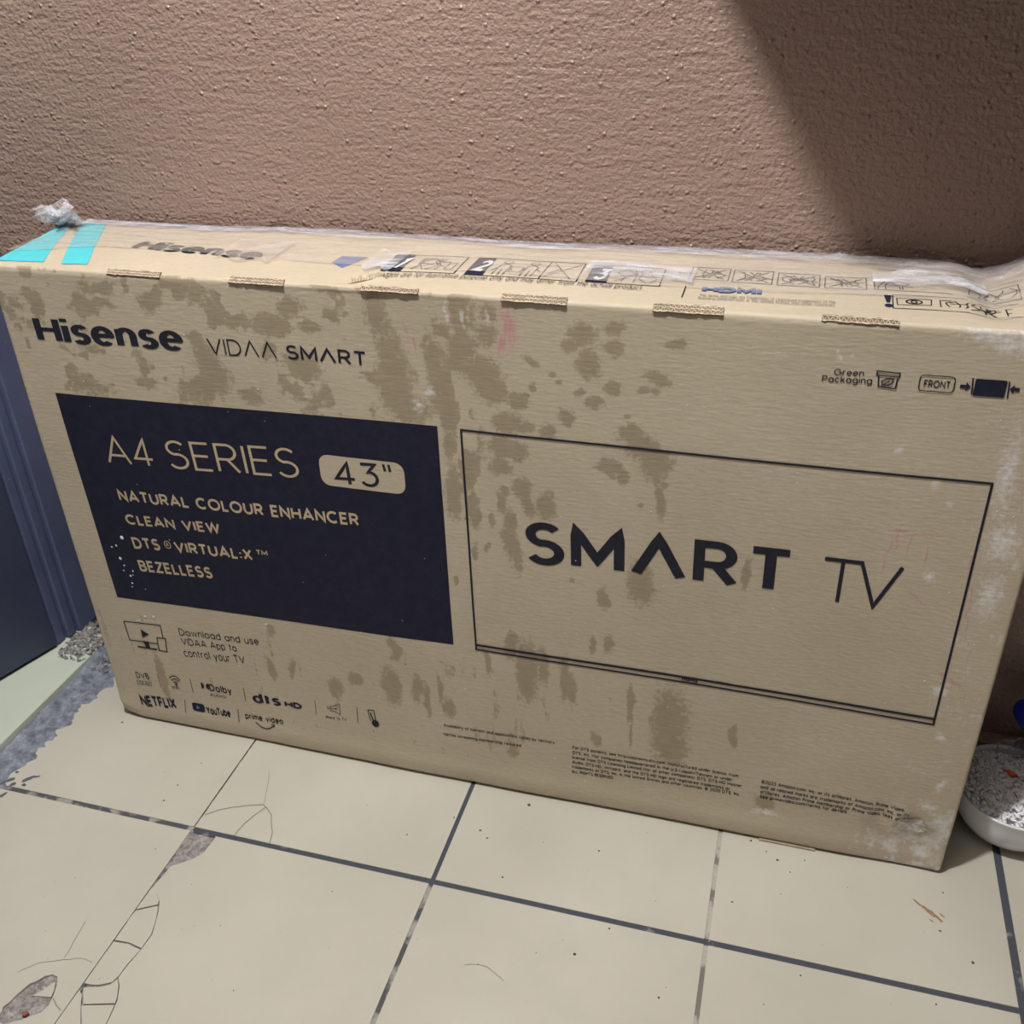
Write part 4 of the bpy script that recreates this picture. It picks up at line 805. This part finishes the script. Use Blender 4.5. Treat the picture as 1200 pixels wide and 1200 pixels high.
# --- locking tabs with exposed fluting along the top edge
TABS = [(.1475,.2102,.6),(.2882,.3482,.9),(.4292,.4882,.4),(.5695,.6314,1.2),(.7095,.7710,1.3),(.8528,.9148,.5)]
s45 = math.sqrt(.5)
def tabP(u, t, h, hump=0):  # t runs over the edge from front (-) to top (+)
    return (u, .0012+t*s45-h*s45, BH+.0003-.0005+t*s45*.85+h*s45)
for k, (a, b_, q) in enumerate(TABS):
    root = MB(); n = 26; wdt = .0026+.0016*q; vs = []
    r = random.Random(k)
    for i in range(n+1):
        u = a+(b_-a)*i/n; j = r.uniform(-.0006, .0006)
        for t, h in ((-wdt+j, -.001), (-wdt+j, .0003), (wdt+j, .0003), (wdt+j, -.001)): vs.append(tabP(u, t, h))
    fs = [(i*4+c, i*4+c+1, i*4+c+5, i*4+c+4)[::-1] for i in range(n) for c in range(3)]+[(0, 1, 2, 3), tuple(n*4+c for c in range(4))[::-1]]
    root.add(vs, fs); tb = root.build('locking_tab', M['kraft_recess'], box)  # dark backing colour stands for the shaded recess between the layers
    tag(tb, 'slit tab on the top edge with bare corrugated layers showing')
    for t0 in ((-.85, .05, .85) if q > .55 else (-.8, .7)):
        lb = MB(); vs = []
        for i in range(n+1):
            u = a+(b_-a)*i/n; c = t0*wdt+r.uniform(-.0005, .0005); hw = r.uniform(.0003, .0006)
            for t, h in ((c-hw, .0000), (c-hw, .0008), (c+hw, .0008), (c+hw, .0000)): vs.append(tabP(u, t, h))
        lb.add(vs, fs); lb.build('liner_edge', M['kraft_lite'], tb)
    for t0, t1 in (((-.85, .05), (.05, .85)) if q > .55 else ((-.8, .7),)):
        fl = MB(); m_ = int((b_-a)/.0022); zz = []
        for i in range(m_+1): zz.append((a+(b_-a)*i/m_, wdt*(t0 if i % 2 else t1)))
        qd = []; ribbon(zz, .0006, qd)
        fl.add([tabP(p[0], p[1], .0006) for f in qd for p in f], [tuple(range(4*i, 4*i+4)) for i in range(len(qd))]); fl.build('fluting', M['kraft_lite'], tb)
# torn crease left of the first numbered panel
b = MB(); nn = 14
for k in range(nn):
    x = .408+.030*k/nn; y = .018+.030*k/nn; b.add([(x, y, BH-.002), (x+.004, y+.001, BH-.002), (x+.004, y+.004, BH+.0022+random.uniform(-.001, .001)), (x, y+.003, BH+.0022+random.uniform(-.001, .001))], [(0, 1, 2, 3)])
b.build('torn_crease', M['kraft_lite'], box)
# bottom flaps peeping out under the front edge
for a, b_, z in [(.862, .925, .0010)]:
    fb = MB(); n = 12; vs = []
    for i in range(n+1):
        u = a+(b_-a)*i/n; w = .0002+.0008*math.sin(i*1.7)*.4
        vs += [(u, .004, z+.0030), (u, -.0008-w*.5, z+.0012), (u, -.0010-w*.5, z-.0010+.0004), (u, .006, z-.001)]
    fb.add(vs, [(i*4+c, i*4+4+c, i*4+5+c, i*4+1+c) for i in range(n) for c in range(3)]); fb.build('bottom_flap', M['kraft_mid'], box)
# torn paper patch near the lower right corner
b = MB(); r = random.Random(9); vs = [(1.020, -.0005, .071)]
for k in range(16):
    a = 2*PI*k/16; rr = r.uniform(.7, 1.2); u, v = 1.020+.018*rr*math.cos(a), .071+.011*rr*math.sin(a); vs.append((u, float(faceY(u, v))-.0012-r.uniform(0, .0012), v))
vs[0] = (1.020, float(faceY(1.020, .071))-.0004, .071)
b.add(vs, [(0, 1+k, 1+(k+1) % 16) for k in range(16)]); tag(b.build('torn_patch', simple('peeled_paper', (.50, .47, .42), .9, .3, 260), box), 'peeled pale paper patch near the lower right corner')

# --- clear tape over the top seam
def tape(name, x0, x1, yf, yb, h, amp, mat, label, nx=300, ny=22, seed=3, wrap=True, xs=30):
    xs_ = np.linspace(x0, x1, nx); t_ = np.linspace(0, 1, ny)
    Xg, Tg = np.meshgrid(xs_, t_, indexing='ij')
    front_ = yf(xs_) if callable(yf) else np.full(nx, yf)
    back_ = yb(xs_) if callable(yb) else np.full(nx, yb)
    Yg = front_[:, None]*(1-Tg)+back_[:, None]*Tg
    Zg = BH+topZ(Xg, Yg)+h+amp*np.abs(fbm(Xg*xs, Yg*110, 4, seed)-.5)*2*(.3+sstep(.75, 1.0, Xg)*1.6)*sstep(0, .15, Tg)
    if wrap:
        Yg = np.concatenate([Yg, Yg[:, -1:]*0+BD+.0012, Yg[:, -1:]*0+BD+.0012], 1)
        Zg = np.concatenate([Zg, Zg[:, -1:]-.003, Zg[:, -1:]-.03], 1); Xg = np.concatenate([Xg, Xg[:, -1:], Xg[:, -1:]], 1)
    return tag(grid_mesh(name, np.stack([Xg, Yg, Zg], -1), M[mat], box), label)
tape('clear_tape', -.012, 1.058, lambda x: .066+.008*np.sin(x*7)+.004*(fbm(x*30, x*0, 3, 2)-.5)-.02*sstep(.1, 0, x)-.012*sstep(.9, 1.0, x), BD-.001, .0018, .0035, 'tape', 'wrinkled clear packing tape along the whole top seam', 420, 26)
tape('clear_tape', .0, 1.058, lambda x: .156+.004*np.sin(x*31), BD-.0005, .0034, .0030, 'tape_hi', 'second milky tape strip along the back edge', 420, 8, 6)
tape('clear_tape', .630, .735, lambda x: .066+.003*np.sin(x*90), lambda x: .112+.004*np.sin(x*60), .0042, .0025, 'tape_hi', 'bluish milky tape piece over the third panel', 60, 16, 8, False)
tape('clear_tape', .895, .992, lambda x: .088+.004*np.sin(x*120), lambda x: .118+.005*np.sin(x*75), .0060, .0040, 'tape_hi', 'bunched white tape over the long panel', 70, 16, 9, False, 14)
tape('clear_tape', .405, .440, lambda x: .055+.006*np.sin(x*300), lambda x: .112+.006*np.sin(x*220), .0040, .0020, 'tape_hi', 'short tape end over the numeral 1', 24, 16, 10, False)
tape('clear_tape', .235, .300, lambda x: .060+.006*np.sin(x*160), lambda x: .118+.008*np.sin(x*110), .0040, .0020, 'tape', 'creased tape over the end of the lettering on top', 30, 16, 12, False)
# right end: bunched folds of tape standing up at the back
for k, (x0, x1, y0, y1, hh) in enumerate([(.80, 1.058, .150, .170, .006), (.90, 1.058, .135, .160, .010), (.985, 1.058, .120, .172, .014)]):
    xs_ = np.linspace(x0, x1, 80); t_ = np.linspace(0, 1, 12); Xg, Tg = np.meshgrid(xs_, t_, indexing='ij')
    Yg = y0+(y1-y0)*Tg+.003*np.sin(Xg*50+k); env = np.sin(PI*Tg)*sstep(x0, x0+.05, Xg)
    Zg = BH+topZ(Xg, Yg)+.004+hh*env*(.35+.65*fbm(Xg*26, Tg*2+k, 3, 60+k))
    tag(grid_mesh('tape_fold', np.stack([Xg, Yg, Zg], -1), M['tape'], box), 'raised clear tape fold at the right end')
# crumpled loose tape end at the back left corner
r = random.Random(12)
for k in range(5):
    n1, n2 = 14, 9; ang0 = -.3+k*.35; Pg = np.zeros((n1, n2, 3)); base = np.array([.004-.008*k, .158, BH-.004])
    ph = r.uniform(0, 6)
    for i in range(n1):
        for j in range(n2):
            s_ = i/(n1-1); t_ = j/(n2-1)-.5
            L = .052+.012*math.sin(k*2.1)
            dx = (k-2)*.014*s_ + t_*.046*(.25+s_) ; dz = L*s_*.62*(1-.35*abs(k-2)*.5)+.004*math.sin(9*s_+5*t_+ph)*s_
            dy = -.006*k*s_+.010*math.sin(14*t_+ph+k)*s_+.005*math.sin(19*s_+ph*2)
            Pg[i, j] = base+np.array([dx+.003*math.sin(23*t_+ph), dy-.012*s_, dz+.004*math.sin(25*t_+ph)*s_])
    Pg[..., 1] = np.minimum(Pg[..., 1], YW-.004)
    tag(grid_mesh('tape_tuft', Pg, M['film'], box, smooth=False), 'crumpled loose end of clear tape sticking up at the back left corner')
# white specks and droplets on the front
SP = []
for (px, py, rr) in [(.077,.304,.0026),(.0655,.291,.0014),(.0585,.288,.0011),(.066,.272,.0020),(.069,.262,.0012),(.0660,.254,.0010),(.0795,.255,.0012),(.0780,.249,.0008),(.074,.247,.0014),(.0735,.236,.0012),(.072,.230,.0008),(.0790,.1850,.0018),(.0915,.1865,.0018),(.0680,.1765,.0013),(.0640,.1755,.0010),(.255,.205,.0015),(.30,.52,.0008)]: SP.append((px, py, rr))
r = random.Random(21)
for k in range(70): SP.append((r.uniform(.02, 1.04), r.uniform(.03, .62), r.uniform(.0003, .0007)))
b = MB()
for (u, v, rr) in SP:
    y = float(faceY(u, v)); n = 8; vs = [(u+rr*math.cos(2*PI*q/n), y-.0006, v+rr*1.15*math.sin(2*PI*q/n)) for q in range(n)]+[(u, y-.0006-rr*.5, v)]
    b.add(vs, [(q, (q+1) % n, n) for q in range(n)])
tag(b.build('paint_specks', M['speck'], box, True), 'tiny white specks spattered over the front', kind='stuff')

# ---------------------------------------------------------------- bowl of rice and the blue bottle
bx, by = 1.1385, .0975
t = empty('food_bowl', (bx, by, 0)); tag(t, 'translucent white plastic bowl of rice on the floor right of the carton', 'bowl')
b = MB(); b.lathe([(0, .0012), (.036, .0012), (.040, .0030), (.052, .012), (.0605, .027), (.0650, .044), (.0662, .058), (.0675, .0605), (.0672, .0622), (.0650, .0622), (.0638, .058), (.0625, .044), (.058, .028), (.050, .0150), (.038, .0060), (0, .0050)], 64)
b.build('bowl_wall', M['bowl'], t, True)
b = MB(); b.lathe([(.0350, .0), (.0375, .0), (.0375, .0025), (.0350, .0025)], 48); b.build('foot_ring', M['bowl'], t, True)
# rice: heaped higher at the back left
r = random.Random(5)
def rice_h(x, y):
    d = math.hypot(x, y)/.060
    return .052+.012*(1-d*d)+.012*math.exp(-(((x+.028)/.030)**2+((y-.026)/.028)**2))
N = 26; X, Y_ = np.meshgrid(np.linspace(0, 1, 12), np.linspace(0, 2*PI, N), indexing='ij')
PX = X*.0585*np.cos(Y_); PY = X*.0585*np.sin(Y_); PZ = np.array([[rice_h(PX[i, j], PY[i, j])-.0018 for j in range(N)] for i in range(12)])-.02*X**6
b = MB()
ico = bmesh.new(); bmesh.ops.create_icosphere(ico, subdivisions=1, radius=1); ico.verts.index_update(); iv = [v.co.copy() for v in ico.verts]; fi = [[v.index for v in f.verts] for f in ico.faces]; ico.free()
for k in range(1300):
    a = r.uniform(0, 2*PI); q = math.sqrt(r.uniform(0, 1))*.0585; x, y = q*math.cos(a), q*math.sin(a); z = rice_h(x, y)+r.uniform(-.001, .0030)+.0025*math.sin(x*260)*math.sin(y*230)
    if q > .054: z = min(z, .058)
    R_ = Matrix.Rotation(r.uniform(0, 6.3), 3, 'Z')@Matrix.Rotation(r.uniform(-.7, .7), 3, 'Y')
    sx = r.uniform(.0028, .0044); sy = r.uniform(.0012, .0019)
    b.add([Vector((bx+x, by+y, z))+R_@Vector((v.x*sx, v.y*sy, v.z*sy)) for v in iv], fi)
vs = [(bx+PX[i, j], by+PY[i, j], PZ[i, j]) for i in range(12) for j in range(N)]
b.add(vs, [(i*N+j, (i+1)*N+j, (i+1)*N+j+1, i*N+j+1) for i in range(11) for j in range(N-1)])
tag(b.build('cooked_rice', M['rice'], None, True), 'heap of clumped white rice filling the plastic bowl', 'rice', kind='stuff')
def lump(name, c, sc, mat, seed, label, cat, rot=0, sub=3, amp=.35, fr=3.0, smooth=True):
    bm = bmesh.new(); bmesh.ops.create_icosphere(bm, subdivisions=sub, radius=1)
    from mathutils import noise as mn
    for v in bm.verts:
        n = mn.fractal(v.co*fr+Vector((seed, seed*2, 0)), 1.0, 2.0, 4); v.co *= 1+amp*n
        v.co = Vector((v.co.x*sc[0], v.co.y*sc[1], v.co.z*sc[2])); v.co.rotate(Matrix.Rotation(rot, 3, 'Z'))
    me = bpy.data.meshes.new(name); bm.to_mesh(me); bm.free()
    if smooth: me.shade_smooth()
    o = bpy.data.objects.new(name, me); C.objects.link(o); me.materials.append(mat); o.location = c; return tag(o, label, cat)
lump('carrot_scrap', (1.1320, .1080, .0700), (.0080, .0035, .0030), M['orange'], 3, 'small orange carrot scrap lying on the rice', 'food scrap', -.5, 3, .3, 2.5)
lump('crumpled_tissue', (1.151, .0790, .0660), (.015, .012, .0085), M['tissue'], 5, 'crumpled white tissue on the right side of the rice', 'tissue', .3, 4, .55, 2.6, False)
lump('crumpled_tissue', (1.160, .104, .0690), (.014, .012, .0100), M['tissue'], 9, 'smaller white tissue wad behind the first, near the skirting', 'tissue', .9, 4, .55, 2.6, False)
# thin clear lid standing behind the rice
t = empty('clear_plastic_lid', (1.150, .148, .060)); tag(t, 'crumpled clear plastic lid tucked behind the rice against the skirting', 'lid')
nr_, na = 10, 30; P_ = np.zeros((nr_, na, 3))
for i in range(nr_):
    for j in range(na):
        q = .022*i/(nr_-1); a = 2*PI*j/(na-1); x = q*math.cos(a); z = q*math.sin(a)*.62
        P_[i, j] = (x*1.3, .004*math.sin(6*a+q*200)*i/nr_+.10*z, .014+z+.0012*math.sin(9*a))
grid_mesh('lid_film', P_, M['film'], t, True)
b = MB(); b.tube([tuple(P_[-1, j]) for j in range(na)], .0008, 6); b.build('lid_rim', M['film'], t, True)

# blue bottle: stands out of frame, leans over the bowl rim, rounded cap in view
A0 = Vector((1.302, .110, .041)); A1 = Vector((1.147, .148, .1280)); ax = (A1-A0).normalized(); Ln = (A1-A0).length
Mx = Matrix.Translation(A0)@ax.to_track_quat('Z', 'Y').to_matrix().to_4x4()
t = empty('blue_bottle', (1.305, .108, 0)); tag(t, 'glossy blue plastic bottle leaning over the bowl from the right edge', 'bottle')
Ti = Matrix.Translation(-Vector(t.location))
b = MB(); b.lathe([(0, 0), (.026, 0), (.030, .004), (.030, Ln*.55), (.027, Ln*.66), (.020, Ln*.74), (.014, Ln*.78), (.014, Ln*.80)], 40, Ti@Mx); b.build('bottle_body', M['blue'], t, True)
b = MB(); b.lathe([(.0165, Ln*.795), (.0240, Ln*.80), (.0245, Ln*.815), (.0240, Ln*.825), (.0165, Ln*.828)], 40, Ti@Mx); tag(b.build('cap_flange', M['bluelite'], t, True), 'pale blue flange under the cap')
b = MB(); b.lathe([(.0215, Ln*.826), (.0225, Ln*.88), (.0215, Ln*.94), (.0180, Ln*1.02), (.0125, Ln*1.075), (.006, Ln*1.105), (0, Ln*1.11)], 40, Ti@Mx); b.build('bottle_cap', M['blue'], t, True)
